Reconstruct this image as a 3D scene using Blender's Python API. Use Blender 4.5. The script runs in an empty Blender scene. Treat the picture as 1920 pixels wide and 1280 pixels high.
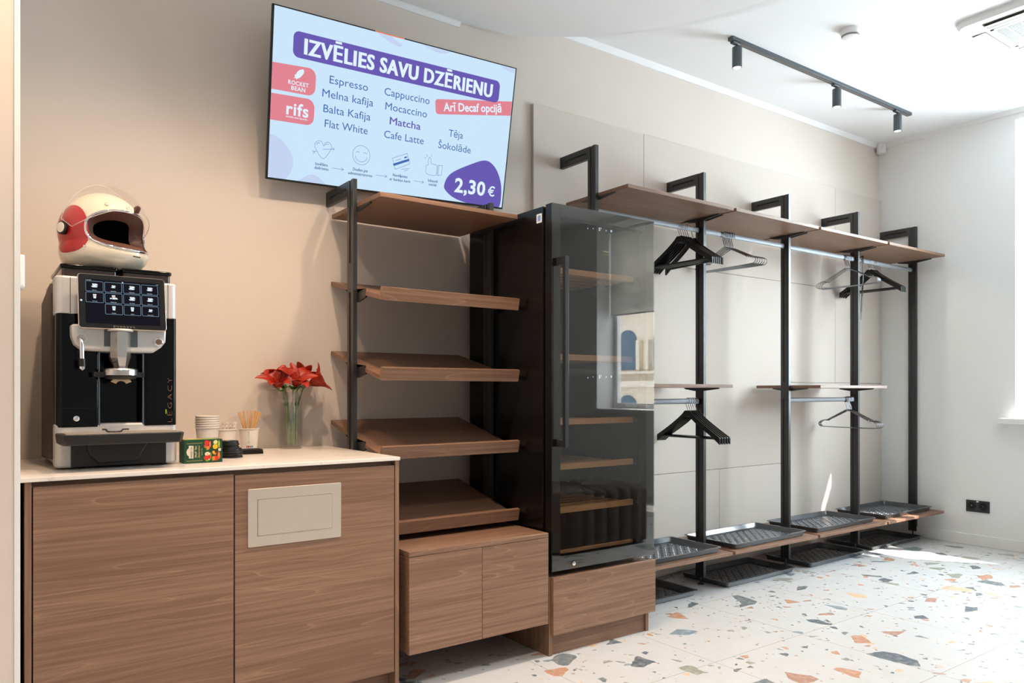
import bpy, bmesh, math, random
from mathutils import Vector, Matrix
from math import sin, cos, pi, radians as RAD
random.seed(7)
SC = bpy.context.scene
COL = SC.collection

# ---------------------------------------------------------------- camera, world, lights
CAMH = 1.1
YAW = RAD(35.9)
cam_d = bpy.data.cameras.new('camera')
cam = bpy.data.objects.new('camera', cam_d); COL.objects.link(cam)
cam.location = (0, 0, CAMH)
cam.rotation_euler = (RAD(90), 0, -YAW)
cam_d.sensor_width = 36.0
cam_d.lens = 1419.0 / 1920 * 36
cam_d.shift_y = 92.5 / 1920
cam_d.clip_start = 0.02
SC.camera = cam

SC.view_settings.view_transform = 'Standard'
SC.view_settings.look = 'None'
SC.view_settings.gamma = 1.0
SC.view_settings.use_curve_mapping = False
EXPO = 0.36
SC.view_settings.exposure = EXPO

world = bpy.data.worlds.new('world'); SC.world = world
world.use_nodes = True
bg = world.node_tree.nodes['Background']
bg.inputs[0].default_value = (0.86, 0.93, 1.0, 1)
bg.inputs[1].default_value = 7.0

def light(name, kind, loc, energy, color=(1, 1, 1), target=None, **kw):
    d = bpy.data.lights.new(name, kind); o = bpy.data.objects.new(name, d); COL.objects.link(o)
    o.location = loc; d.energy = energy; d.color = color
    if target is not None:
        o.rotation_euler = (Vector(target) - Vector(loc)).to_track_quat('-Z', 'Y').to_euler()
    for k, v in kw.items():
        setattr(d, k, v)
    return o

EL = RAD(50)
sd = Vector((-0.60 * cos(EL), 0.80 * cos(EL), -sin(EL)))
light('sun', 'SUN', (9, -3, 8), 14.0, (1.0, 0.95, 0.88), target=Vector((9, -3, 8)) + sd, angle=RAD(0.6))

YW = 3.1332      # back wall
XR = 5.8353      # right wall
ZC = 3.026       # ceiling
ZD = 2.891       # dropped ceiling
YF = -3.6        # wall behind the camera
XL = -2.2
# window openings in the right wall: (y0, y1, z0, z1)
WINS = [(0.92, 2.178, 0.915, 2.958), (-1.55, 0.12, 0.90, 2.958)]
wy0, wy1, wz0, wz1 = WINS[0]
light('window_daylight', 'AREA', (XR + 0.33, (wy0 + wy1) / 2, (wz0 + wz1) / 2), 124, (0.74, 0.90, 1.0),
      target=(XR - 3, (wy0 + wy1) / 2 - 0.2, (wz0 + wz1) / 2 - 0.9), shape='RECTANGLE', size=wy1 - wy0, size_y=wz1 - wz0, spread=RAD(150))
wy0, wy1, wz0, wz1 = WINS[1]
o = light('window_portal', 'AREA', (XR + 0.36, (wy0 + wy1) / 2, (wz0 + wz1) / 2), 1, target=(XR - 3, (wy0 + wy1) / 2, (wz0 + wz1) / 2),
          shape='RECTANGLE', size=wy1 - wy0, size_y=wz1 - wz0)
o.data.cycles.is_portal = True
# warm downlights recessed in the dropped ceiling, above the coffee counter
for lx, ly, e in ((0.34, 1.95, 54), (0.98, 1.95, 66), (1.62, 1.95, 50)):
    light('warm_downlight', 'SPOT', (lx, ly, ZD - 0.04), e, (1.0, 0.73, 0.51), target=(lx, ly + 0.10, 0),
          spot_size=RAD(132), spot_blend=0.9, shadow_soft_size=0.04)
for lx, ly, e in ((0.60, 0.55, 72), (1.5, 0.7, 62)):  # added warm fill for the cabinet fronts, no known lamp there
    light('added_fill_spot', 'SPOT', (lx, ly, ZD - 0.04), e, (1.0, 0.87, 0.76), target=(lx, ly + 0.10, 0),
          spot_size=RAD(100), spot_blend=0.6, shadow_soft_size=0.05)
# spots on the ceiling track
for lx in (3.432, 4.411, 5.154):
    light('track_spot_light', 'SPOT', (lx, 2.63, 2.862), 22, (1.0, 0.88, 0.74), target=(lx, 2.66, 0),
          spot_size=RAD(80), spot_blend=0.6, shadow_soft_size=0.03)

# ---------------------------------------------------------------- helpers: mesh building
ORG = {}

class MB:
    """collects pieces of one mesh"""
    def __init__(s):
        s.v = []; s.f = []; s.mi = []; s.k = 0
    def mat(s, k):
        s.k = k; return s
    def add(s, vs, fs):
        n = len(s.v); s.v += [tuple(v) for v in vs]
        s.f += [tuple(i + n for i in f) for f in fs]; s.mi += [s.k] * len(fs)
        return s
    def box(s, x0, x1, y0, y1, z0, z1):
        vs = [(x, y, z) for x in (x0, x1) for y in (y0, y1) for z in (z0, z1)]
        return s.add(vs, [(0, 1, 3, 2), (4, 6, 7, 5), (0, 4, 5, 1), (2, 3, 7, 6), (0, 2, 6, 4), (1, 5, 7, 3)])
    def obox(s, c, ax, ay, az):
        """box about c with half-axis vectors"""
        c, ax, ay, az = map(Vector, (c, ax, ay, az))
        vs = [c + i * ax + j * ay + k * az for i in (-1, 1) for j in (-1, 1) for k in (-1, 1)]
        return s.add(vs, [(0, 1, 3, 2), (4, 6, 7, 5), (0, 4, 5, 1), (2, 3, 7, 6), (0, 2, 6, 4), (1, 5, 7, 3)])
    def prism(s, poly, T0, T1):
        """poly of (u,v); T0,T1 map (u,v)->3D for the two caps"""
        n = len(poly)
        vs = [T0(*p) for p in poly] + [T1(*p) for p in poly]
        fs = [tuple(range(n))[::-1], tuple(range(n, 2 * n))] + [(i, (i + 1) % n, n + (i + 1) % n, n + i) for i in range(n)]
        return s.add(vs, fs)
    def ext(s, poly, axis, a0, a1):
        if axis == 'x': T = lambda a: (lambda u, v: (a, u, v))
        elif axis == 'y': T = lambda a: (lambda u, v: (u, a, v))
        else: T = lambda a: (lambda u, v: (u, v, a))
        return s.prism(poly, T(a0), T(a1))
    def flat(s, poly, T):
        return s.add([T(*p) for p in poly], [tuple(range(len(poly)))])
    def cyl(s, p0, p1, r0, r1=None, n=24):
        return s.tube([p0, p1], [r0, r0 if r1 is None else r1], n)
    def tube(s, pts, r, n=8, closed=False, caps=True, flat=None):
        pts = [Vector(p) for p in pts]; m = len(pts)
        rr = r if isinstance(r, (list, tuple)) else [r] * m
        tan = []
        for i in range(m):
            a = pts[(i - 1) % m] if (closed or i > 0) else pts[i]
            b = pts[(i + 1) % m] if (closed or i < m - 1) else pts[i]
            t = b - a
            tan.append(t.normalized() if t.length > 1e-9 else Vector((0, 0, 1)))
        up = Vector((0, 0, 1)) if abs(tan[0].z) < 0.9 else Vector((1, 0, 0))
        nrm = (up - tan[0] * up.dot(tan[0])).normalized()
        vs = []
        for i in range(m):
            nrm = nrm - tan[i] * nrm.dot(tan[i])
            nrm = nrm.normalized() if nrm.length > 1e-6 else tan[i].orthogonal().normalized()
            bi = tan[i].cross(nrm)
            for j in range(n):
                a = 2 * pi * j / n
                e = (nrm * cos(a) + bi * sin(a) * (flat or 1.0)) * rr[i]
                vs.append(pts[i] + e)
        fs = []
        for i in range(m if closed else m - 1):
            k = (i + 1) % m
            for j in range(n):
                l = (j + 1) % n
                fs.append((i * n + j, i * n + l, k * n + l, k * n + j))
        if caps and not closed:
            fs.append(tuple(range(n))[::-1]); fs.append(tuple(range((m - 1) * n, m * n)))
        return s.add(vs, fs)
    def lathe(s, prof, c, n=32, caps=(False, False), sx=1, sy=1):
        cx, cy, cz = c; vs = []
        for r, z in prof:
            for j in range(n):
                a = 2 * pi * j / n
                vs.append((cx + r * sx * cos(a), cy + r * sy * sin(a), cz + z))
        m = len(prof); fs = []
        for i in range(m - 1):
            for j in range(n):
                l = (j + 1) % n
                fs.append((i * n + j, i * n + l, (i + 1) * n + l, (i + 1) * n + j))
        if caps[0]: fs.append(tuple(range(n))[::-1])
        if caps[1]: fs.append(tuple(range((m - 1) * n, m * n)))
        return s.add(vs, fs)
    def grid(s, fn, nu, nv, cu=False, cv=False):
        vs = [fn(i / (nu if cu else nu - 1), j / (nv if cv else nv - 1)) for i in range(nu) for j in range(nv)]
        fs = []
        for i in range(nu if cu else nu - 1):
            for j in range(nv if cv else nv - 1):
                a, b = (i + 1) % nu, (j + 1) % nv
                fs.append((i * nv + j, a * nv + j, a * nv + b, i * nv + b))
        return s.add(vs, fs)
    def text(s, body, h, T, u, v, align='CENTER', bold=0.0, xs=1.0, space=1.0, shear=0.0, width=None):
        """lettering of cap height h with its baseline at (u,v) on the plane T(u,v)"""
        cu = bpy.data.curves.new('t', 'FONT'); cu.body = body; cu.size = h / 0.70
        cu.align_x = 'LEFT'; cu.offset = bold; cu.space_character = space; cu.shear = shear; cu.resolution_u = 3
        ob = bpy.data.objects.new('t', cu)
        me = bpy.data.meshes.new_from_object(ob)
        bpy.data.objects.remove(ob); bpy.data.curves.remove(cu)
        if len(me.vertices):
            x0 = min(p.co.x for p in me.vertices); x1 = max(p.co.x for p in me.vertices)
            if width: xs = width / (x1 - x0)
            off = {'CENTER': (x0 + x1) / 2, 'LEFT': x0, 'RIGHT': x1}[align]
            s.add([T(u + (p.co.x - off) * xs, v + p.co.y) for p in me.vertices], [tuple(p.vertices) for p in me.polygons])
        bpy.data.meshes.remove(me)
        return s
    def build(s, name, mats, parent=None, local=False, bevel=0.0, smooth=30, seg=2, fix=True):
        org = Vector(ORG.get(parent.name, (0, 0, 0))) if (parent is not None and not local) else Vector((0, 0, 0))
        me = bpy.data.meshes.new(name)
        me.from_pydata([tuple(Vector(v) - org) for v in s.v], [], s.f)
        for m in (mats if isinstance(mats, (list, tuple)) else [mats]):
            me.materials.append(m)
        for p, k in zip(me.polygons, s.mi):
            p.material_index = k
        if fix:
            bm = bmesh.new(); bm.from_mesh(me); bmesh.ops.recalc_face_normals(bm, faces=bm.faces); bm.to_mesh(me); bm.free()
        if smooth:
            for p in me.polygons: p.use_smooth = True
            me.set_sharp_from_angle(angle=RAD(smooth))
        me.update()
        o = bpy.data.objects.new(name, me); COL.objects.link(o)
        if parent is not None:
            o.parent = parent; ORG[o.name] = tuple(ORG.get(parent.name, (0, 0, 0))) if not local else (0, 0, 0)
        if bevel:
            b = o.modifiers.new('edge', 'BEVEL'); b.width = bevel; b.segments = seg; b.limit_method = 'ANGLE'; b.angle_limit = RAD(40)
        return o

def tag(o, label=None, cat=None, group=None, kind=None):
    if label: o['label'] = label
    if cat: o['category'] = cat
    if group: o['group'] = group
    if kind: o['kind'] = kind
    return o

def thing(name, label, cat, loc=(0, 0, 0), group=None):
    o = bpy.data.objects.new(name, None); COL.objects.link(o)
    o.location = loc; o.empty_display_size = 0.05; ORG[o.name] = tuple(loc)
    return tag(o, label, cat, group)

def dup(root, loc, rz=0.0, label=None, group=None):
    """a copy of a thing with copies of its parts and sub-parts"""
    r = root.copy(); COL.objects.link(r); r.location = loc; r.rotation_euler = (r.rotation_euler[0], r.rotation_euler[1], rz)
    if label: r['label'] = label
    if group: r['group'] = group
    for ch in list(root.children):
        c = ch.copy(); COL.objects.link(c); c.parent = r
        for g in list(ch.children):
            d = g.copy(); COL.objects.link(d); d.parent = c
    return r

# camera-ray helper: the point that the pixel (px,py) of the photograph shows on the plane y=Y
_s, _c = sin(YAW), cos(YAW)
def at(px, py, Y):
    a = (px - 960) / 1419; b = -(py - 732.5) / 1419
    dx, dy, dz = _s + _c * a, _c - _s * a, b
    t = Y / dy
    return (dx * t, Y, CAMH + dz * t)
def rrect(x0, x1, z0, z1, r, n=5):
    out = []
    for cx, cz, a0 in ((x1 - r, z1 - r, 0), (x0 + r, z1 - r, 90), (x0 + r, z0 + r, 180), (x1 - r, z0 + r, 270)):
        for i in range(n + 1):
            a = RAD(a0 + 90 * i / n); out.append((cx + r * cos(a), cz + r * sin(a)))
    return out
def smooth_poly(pts, n=6):
    """closed Catmull-Rom through pts"""
    out = []; m = len(pts)
    for i in range(m):
        p0, p1, p2, p3 = (Vector((*pts[(i + k) % m], 0)) for k in (-1, 0, 1, 2))
        for j in range(n):
            t = j / n
            q = 0.5 * (2 * p1 + (p2 - p0) * t + (2 * p0 - 5 * p1 + 4 * p2 - p3) * t * t + (3 * p1 - p0 - 3 * p2 + p3) * t ** 3)
            out.append((q.x, q.y))
    return out
def spline(pts, n=8):
    out = []; m = len(pts); P = [Vector(p) for p in pts]
    for i in range(m - 1):
        p0, p1, p2, p3 = P[max(i - 1, 0)], P[i], P[i + 1], P[min(i + 2, m - 1)]
        for j in range(n):
            t = j / n
            out.append(0.5 * (2 * p1 + (p2 - p0) * t + (2 * p0 - 5 * p1 + 4 * p2 - p3) * t * t + (3 * p1 - p0 - 3 * p2 + p3) * t ** 3))
    out.append(P[-1]); return out

# ---------------------------------------------------------------- helpers: materials
def srgb(r, g, b):
    f = lambda c: (c / 255 / 12.92) if c / 255 <= 0.04045 else ((c / 255 + 0.055) / 1.055) ** 2.4
    return (f(r), f(g), f(b), 1)

class N:
    def __init__(s, name):
        s.m = bpy.data.materials.new(name); s.m.use_nodes = True
        s.t = s.m.node_tree; s.b = s.t.nodes['Principled BSDF']; s.out = s.t.nodes['Material Output']
    def n(s, typ, **kw):
        o = s.t.nodes.new(typ)
        for k, v in kw.items():
            if k == 'inp':
                for i, x in v.items(): o.inputs[i].default_value = x
            else: setattr(o, k, v)
        return o
    def l(s, a, b): s.t.links.new(a, b); return s
    def ramp(s, src, stops, interp='LINEAR'):
        r = s.t.nodes.new('ShaderNodeValToRGB'); r.color_ramp.interpolation = interp
        e = r.color_ramp.elements
        while len(e) < len(stops): e.new(0.5)
        for q, (p, c) in zip(e, stops):
            q.position = p; q.color = c if len(c) == 4 else (*c, 1)
        s.l(src, r.inputs[0]); return r.outputs[0]
    def mix(s, a, b, fac, mode='MIX'):
        x = s.t.nodes.new('ShaderNodeMix'); x.data_type = 'RGBA'; x.blend_type = mode
        for i, v in ((0, fac), (6, a), (7, b)):
            if hasattr(v, 'is_output'): s.l(v, x.inputs[i])
            else: x.inputs[i].default_value = v
        return x.outputs[2]
    def math(s, op, a, b=0.0):
        x = s.t.nodes.new('ShaderNodeMath'); x.operation = op
        for i, v in ((0, a), (1, b)):
            if hasattr(v, 'is_output'): s.l(v, x.inputs[i])
            else: x.inputs[i].default_value = v
        return x.outputs[0]
    def coords(s, scale=(1, 1, 1), loc=(0, 0, 0), rot=(0, 0, 0)):
        t = s.n('ShaderNodeTexCoord'); m = s.n('ShaderNodeMapping')
        m.inputs['Scale'].default_value = scale; m.inputs['Location'].default_value = loc; m.inputs['Rotation'].default_value = rot
        s.l(t.outputs['Object'], m.inputs[0]); return m.outputs[0]
    def noise(s, vec, scale, detail=2, rough=0.5, dist=0.0):
        x = s.n('ShaderNodeTexNoise', inp={'Scale': scale, 'Detail': detail, 'Roughness': rough, 'Distortion': dist}); s.l(vec, x.inputs['Vector']); return x.outputs[0]
    def bump(s, h, strength=0.1, dist=0.002):
        x = s.n('ShaderNodeBump', inp={'Strength': strength, 'Distance': dist}); s.l(h, x.inputs['Height']); s.l(x.outputs[0], s.b.inputs['Normal']); return s

def plain(name, col, rough=0.5, metal=0.0, spec=0.5, coat=0.0, noise=0.0, nscale=60, bump=0.0, emis=None, estr=0.0, trans=0.0, ior=1.45, alpha=1.0):
    k = N(name); b = k.b
    b.inputs['Base Color'].default_value = col if len(col) == 4 else (*col, 1)
    b.inputs['Roughness'].default_value = rough; b.inputs['Metallic'].default_value = metal
    b.inputs['Specular IOR Level'].default_value = spec; b.inputs['Coat Weight'].default_value = coat
    b.inputs['IOR'].default_value = ior; b.inputs['Transmission Weight'].default_value = trans; b.inputs['Alpha'].default_value = alpha
    if emis:
        b.inputs['Emission Color'].default_value = emis; b.inputs['Emission Strength'].default_value = estr
    v = k.coords()
    n = k.noise(v, nscale, 3)
    c = col if len(col) == 4 else (*col, 1)
    d = noise if noise else 0.03
    k.l(k.mix(tuple(x * (1 - d) for x in c[:3]) + (1,), tuple(min(1, x * (1 + d)) for x in c[:3]) + (1,), n), b.inputs['Base Color'])
    if bump: k.bump(n, bump)
    return k.m

def emit(name, col, strength=1.0):
    k = N(name); t = k.t; t.nodes.remove(k.b)
    e = k.n('ShaderNodeEmission'); e.inputs[0].default_value = col; e.inputs[1].default_value = strength / 2 ** EXPO
    k.l(e.outputs[0], k.out.inputs[0]); return k.m

def wood(name, axis='x', loc=(0, 0, 0), tone=1.0, rough=0.42):
    """brown walnut-like laminate: long wavy grain with thin pale lines, running along axis"""
    k = N(name)
    sc = {'x': (0.42, 6.0, 6.0), 'y': (6.0, 0.42, 6.0), 'z': (6.0, 6.0, 0.42)}[axis]
    v = k.coords(sc, loc)
    warp = k.noise(v, 1.1, 2, 0.45, 0.15)
    fine = k.noise(k.coords(tuple(q * (9 if q > 1 else 1.6) for q in sc), loc), 2.0, 3, 0.6)
    speck = k.noise(k.coords(tuple(q * (70 if q > 1 else 12) for q in sc), loc), 1.0, 2)
    rings = k.math('FRACT', k.math('MULTIPLY', warp, 15.0))
    line = k.ramp(rings, [(0.0, (0, 0, 0)), (0.30, (0.05, 0.05, 0.05)), (0.46, (0.3, 0.3, 0.3)), (0.505, (1, 1, 1)), (0.53, (0, 0, 0)), (1.0, (0, 0, 0))])
    band = k.ramp(k.noise(v, 0.9, 2, 0.5), [(0.35, (0, 0, 0)), (0.65, (1, 1, 1))])
    t = lambda r, g, b: tuple(x * tone * w for x, w in zip(srgb(r, g, b)[:3], (0.97, 0.935, 0.885))) + (1,)
    base = k.mix(t(134, 105, 88), t(152, 121, 102), band)
    base = k.mix(base, t(120, 90, 72), k.ramp(fine, [(0.40, (0.7, 0.7, 0.7)), (0.62, (0, 0, 0))]))
    base = k.mix(base, t(184, 150, 127), k.math('MULTIPLY', line, 0.40))
    base = k.mix(base, t(104, 77, 61), k.ramp(speck, [(0.35, (0.4, 0.4, 0.4)), (0.5, (0, 0, 0))]))
    k.l(base, k.b.inputs['Base Color'])
    k.b.inputs['Roughness'].default_value = rough
    k.b.inputs['Specular IOR Level'].default_value = 0.35
    k.bump(fine, 0.05, 0.001)
    return k.m

def thin_glass(name, tint=(1, 1, 1, 1), gloss=0.06, rough=0.0):
    """a single clear sheet: lets light through, mirrors a little"""
    k = N(name); t = k.t; t.nodes.remove(k.b)
    tr = k.n('ShaderNodeBsdfTransparent'); tr.inputs[0].default_value = tint
    gl = k.n('ShaderNodeBsdfGlossy'); gl.inputs['Roughness'].default_value = rough; gl.inputs[0].default_value = (1, 1, 1, 1)
    fr = k.n('ShaderNodeLayerWeight'); fr.inputs[0].default_value = 0.35
    f = k.math('ADD', k.math('MULTIPLY', k.math('POWER', fr.outputs['Facing'], 3.0), 0.6), gloss)
    mx = k.n('ShaderNodeMixShader'); k.l(f, mx.inputs[0]); k.l(tr.outputs[0], mx.inputs[1]); k.l(gl.outputs[0], mx.inputs[2])
    k.l(mx.outputs[0], k.out.inputs[0]); return k.m

def wall_mat(name, c, textile=False):
    k = N(name); v = k.coords()
    n = k.noise(v, 900 if textile else 350, 3, 0.6)
    big = k.noise(v, 1.2, 2)
    d = 0.035 if textile else 0.012
    a = tuple(x * (1 - d) for x in c[:3]) + (1,); b = tuple(min(1, x * (1 + d)) for x in c[:3]) + (1,)
    k.l(k.mix(a, b, n), k.b.inputs['Base Color'])
    k.b.inputs['Roughness'].default_value = 0.75; k.b.inputs['Specular IOR Level'].default_value = 0.25
    k.bump(n, 0.10 if textile else 0.04, 0.001)
    return k.m

def terrazzo(name):
    k = N(name)
    geo = k.n('ShaderNodeNewGeometry')
    pos = geo.outputs['Position']
    base = k.mix(srgb(194, 193, 191), srgb(204, 203, 201), k.noise(pos, 9, 4, 0.6))
    base = k.mix(base, srgb(205, 196, 186), k.ramp(k.noise(pos, 160, 2), [(0.66, (0, 0, 0)), (0.74, (0.7, 0.7, 0.7))]))
    pal = [(0.0, srgb(86, 98, 108)), (0.20, srgb(188, 138, 110)), (0.36, srgb(108, 118, 122)), (0.52, srgb(212, 180, 144)), (0.64, srgb(144, 146, 132)),
           (0.80, srgb(172, 130, 112)), (0.90, srgb(126, 142, 152))]
    def layer(base, scale, keep, thr0, thr1, seed, stretch=(1, 1, 1)):
        mp = k.n('ShaderNodeMapping'); k.l(pos, mp.inputs[0])
        mp.inputs['Location'].default_value = (seed, seed * 1.7, 0); mp.inputs['Scale'].default_value = stretch
        fl = k.n('ShaderNodeVectorMath', operation='MULTIPLY'); k.l(mp.outputs[0], fl.inputs[0]); fl.inputs[1].default_value = (1, 1, 0)
        wr = k.n('ShaderNodeTexNoise', inp={'Scale': scale * 1.6, 'Detail': 2}); k.l(fl.outputs[0], wr.inputs['Vector'])
        sub = k.n('ShaderNodeVectorMath', operation='SUBTRACT'); k.l(wr.outputs[1], sub.inputs[0]); sub.inputs[1].default_value = (0.5, 0.5, 0.5)
        sca = k.n('ShaderNodeVectorMath', operation='SCALE'); k.l(sub.outputs[0], sca.inputs[0]); sca.inputs['Scale'].default_value = 0.28 / scale
        ad = k.n('ShaderNodeVectorMath', operation='ADD'); k.l(fl.outputs[0], ad.inputs[0]); k.l(sca.outputs[0], ad.inputs[1])
        vo = k.n('ShaderNodeTexVoronoi', voronoi_dimensions='2D', feature='F1', inp={'Scale': scale, 'Randomness': 1.0}); k.l(ad.outputs[0], vo.inputs['Vector'])
        ed = k.n('ShaderNodeTexVoronoi', voronoi_dimensions='2D', feature='DISTANCE_TO_EDGE', inp={'Scale': scale, 'Randomness': 1.0}); k.l(ad.outputs[0], ed.inputs['Vector'])
        sp = k.n('ShaderNodeSeparateColor'); k.l(vo.outputs['Color'], sp.inputs[0])
        pick = k.math('LESS_THAN', sp.outputs[0], keep)
        thr = k.math('ADD', k.math('MULTIPLY', sp.outputs[2], thr1 - thr0), thr0)
        inside = k.math('GREATER_THAN', ed.outputs['Distance'], thr)
        col = k.ramp(sp.outputs[1], pal, 'CONSTANT')
        col = k.mix(col, srgb(220, 210, 196), k.math('MULTIPLY', k.ramp(k.noise(pos, 40, 3), [(0.45, (0, 0, 0)), (0.75, (1, 1, 1))]), 0.35))
        return k.mix(base, col, k.math('MULTIPLY', pick, inside))
    base = layer(base, 60, 0.05, 0.10, 0.3, 2.0)
    base = layer(base, 26, 0.07, 0.10, 0.26, 5.0)
    base = layer(base, 10.5, 0.085, 0.05, 0.22, 11.0, (0.85, 1.2, 1))
    base = layer(base, 8.5, 0.085, 0.08, 0.26, 23.0, (1.2, 0.8, 1))
    # 60 cm tiles with narrow grout
    sx = k.n('ShaderNodeSeparateXYZ'); k.l(pos, sx.inputs[0])
    def near(o, off, per):
        f = k.math('FRACT', k.math('DIVIDE', k.math('SUBTRACT', o, off), per))
        return k.math('GREATER_THAN', k.math('ABSOLUTE', k.math('SUBTRACT', f, 0.5)), 0.5 - 0.0016 / per)
    g = k.math('MAXIMUM', near(sx.outputs[0], 2.466 - 6.01, 0.601), near(sx.outputs[1], 2.003 - 5.95, 0.595))
    base = k.mix(base, srgb(150, 142, 132), k.math('MULTIPLY', g, 0.85))
    k.l(base, k.b.inputs['Base Color'])
    k.b.inputs['Roughness'].default_value = 0.30; k.b.inputs['Specular IOR Level'].default_value = 0.45
    return k.m

M = {}
M['wall'] = wall_mat('warm plaster wall', srgb(216, 206, 196), True)
M['wallR'] = wall_mat('light grey wall', srgb(238, 238, 236))
M['part'] = wall_mat('partition paint', srgb(222, 210, 200), True)
M['panel'] = wall_mat('beige wall panel', srgb(208, 198, 188))
M['ceil'] = wall_mat('white ceiling', srgb(236, 237, 238))
M['cdisc'] = wall_mat('grey ceiling disc', srgb(243, 244, 246))
M['white'] = plain('white plastic', srgb(238, 238, 236), 0.4)
M['floor'] = terrazzo('terrazzo tiles')
M['woodx'] = wood('walnut laminate', 'x')
M['woodx2'] = wood('walnut laminate door', 'x', (1.7, 0.4, 2.9))
M['woodx3'] = wood('walnut laminate front', 'x', (4.1, 1.4, 0.7))
M['woodz'] = wood('walnut laminate upright', 'z')
M['woody'] = wood('walnut laminate side', 'y')
M['oak'] = plain('oiled oak strip', srgb(186, 140, 92), 0.5, noise=0.12, nscale=40)
M['blackm'] = plain('black powder-coated metal', srgb(36, 35, 35), 0.36, spec=0.8, noise=0.1, bump=0.02, nscale=900)
M['slot'] = plain('slot shadow black', srgb(10, 10, 10), 0.8)
M['blackg'] = plain('gloss black plastic', srgb(6, 6, 7), 0.10, spec=0.22)
M['blackp'] = plain('satin black plastic', srgb(24, 24, 25), 0.38)
M['blackw'] = plain('black lacquered wood', srgb(17, 16, 16), 0.25, noise=0.1)
M['rub'] = plain('black rubber tray', srgb(74, 78, 83), 0.20, spec=1.0, noise=0.05)
M['steel'] = plain('brushed steel', srgb(206, 192, 176), 0.40, metal=0.65, noise=0.05, nscale=20)
M['chrome'] = plain('chrome', srgb(225, 225, 228), 0.08, metal=1.0)
M['alu'] = plain('anodised aluminium', srgb(150, 155, 161), 0.55, metal=0.3)
M['silver'] = plain('silver painted plastic', srgb(198, 196, 194), 0.36, metal=0.15)
M['bronze'] = plain('dark bronze side panel', srgb(64, 55, 50), 0.45)
M['worktop'] = None
def worktop():
    k = N('white stone worktop'); v = k.coords()
    n = k.noise(v, 2.2, 5, 0.6, 1.2)
    vein = k.ramp(k.math('ABSOLUTE', k.math('SUBTRACT', n, 0.5)), [(0.0, (0.6, 0.6, 0.6)), (0.012, (0, 0, 0))])
    k.l(k.mix(k.mix(srgb(226, 216, 206), srgb(236, 227, 218), k.noise(v, 14, 3)), srgb(190, 165, 145), k.math('MULTIPLY', vein, 0.6)), k.b.inputs['Base Color'])
    k.b.inputs['Roughness'].default_value = 0.28; return k.m
M['worktop'] = worktop()
M['glassclear'] = plain('clear glass', (1, 1, 1), 0.0, trans=1.0, ior=1.45)
M['winglass'] = thin_glass('window pane', (1, 1, 1, 1), 0.02)
M['fridgeglass'] = thin_glass('smoked door glass', (0.80, 0.79, 0.77, 1), 0.07)
M['visor'] = thin_glass('clear visor', (0.97, 0.96, 0.95, 1), 0.015)
M['water'] = thin_glass('water', (0.985, 0.995, 0.988, 1), 0.012)
M['card'] = plain('white paper cup', srgb(240, 232, 224), 0.6)
M['cream'] = plain('cream helmet lacquer', srgb(224, 216, 198), 0.12, coat=0.6)
M['red'] = plain('red helmet lacquer', srgb(176, 16, 28), 0.12, coat=0.6)
M['leather'] = plain('brown leather lining', srgb(92, 58, 46), 0.55, noise=0.15, bump=0.1, nscale=120)
M['dark'] = plain('dark lining', srgb(20, 16, 15), 0.9)

# ---------------------------------------------------------------- the setting
def struct(name, mb, mats, **kw):
    o = mb.build(name, mats, **kw); o['kind'] = 'structure'; return o

struct('floor', MB().box(XL, XR + 0.5, YF, YW + 0.2, -0.12, 0), M['floor'], smooth=0)
struct('wall_back', MB().box(XL, XR + 0.4, YW, YW + 0.2, 0, 3.2), M['wall'], smooth=0)
struct('wall_left', MB().box(XL - 0.2, XL, YF, YW, 0, 3.2), M['part'], smooth=0)
# partition at the left end of the counter, with a white corner bead
PX = 0.1195
struct('wall_partition', MB().box(XL, PX, 2.40, YW, 0, ZD), M['part'], smooth=0)
struct('trim_1', MB().box(PX - 0.012, PX + 0.0015, 2.3985, 2.412, 0, ZD), M['white'], smooth=0)
w = MB()
w.box(XL - 0.2, XR + 0.4, YF - 0.2, YF, 0, 3.2)
struct('wall_front', w, M['wallR'], smooth=0)
# right wall with its two window openings (deep reveals)
D = 0.34
w = MB(); ys = YF
for wy0, wy1, wz0, wz1 in sorted(WINS):
    w.box(XR, XR + D, ys, wy0, 0, 3.2); ys = wy1
    w.box(XR, XR + D, wy0, wy1, 0, wz0); w.box(XR, XR + D, wy0, wy1, wz1, 3.2)
w.box(XR, XR + D, ys, YW + 0.2, 0, 3.2)
struct('wall_right', w, M['wallR'], smooth=0)
for k, (wy0, wy1, wz0, wz1) in enumerate(WINS):
    f = MB(); x0, x1 = XR + D - 0.08, XR + D - 0.02
    f.box(x0, x1, wy0, wy0 + 0.06, wz0, wz1); f.box(x0, x1, wy1 - 0.06, wy1, wz0, wz1)
    f.box(x0 + 0.002, x1 - 0.002, wy0 + 0.06, wy1 - 0.06, wz0, wz0 + 0.06); f.box(x0 + 0.002, x1 - 0.002, wy0 + 0.06, wy1 - 0.06, wz1 - 0.06, wz1)
    ym = (wy0 + wy1) / 2; f.box(x0 + 0.004, x1 - 0.004, ym - 0.045, ym + 0.045, wz0 + 0.06, wz1 - 0.06)
    for ya, yb3 in ((wy0 + 0.06, ym - 0.045), (ym + 0.045, wy1 - 0.06)): f.box(x0 + 0.006, x1 - 0.006, ya, yb3, 2.24, 2.33)
    wo = struct('window_%d' % (k + 1), f, M['white'])
    g = MB().box(x0 + 0.025, x0 + 0.031, wy0 + 0.05, wy1 - 0.05, wz0 + 0.05, wz1 - 0.05).build('pane', M['winglass'], wo); g['kind'] = 'structure'
    s_ = MB().box(XR - 0.052, XR + D - 0.08, wy0 - 0.095, wy1 + 0.095, wz0 - 0.045, wz0 - 0.003)
    s_.build('sill', M['white'], wo, bevel=0.004)
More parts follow.
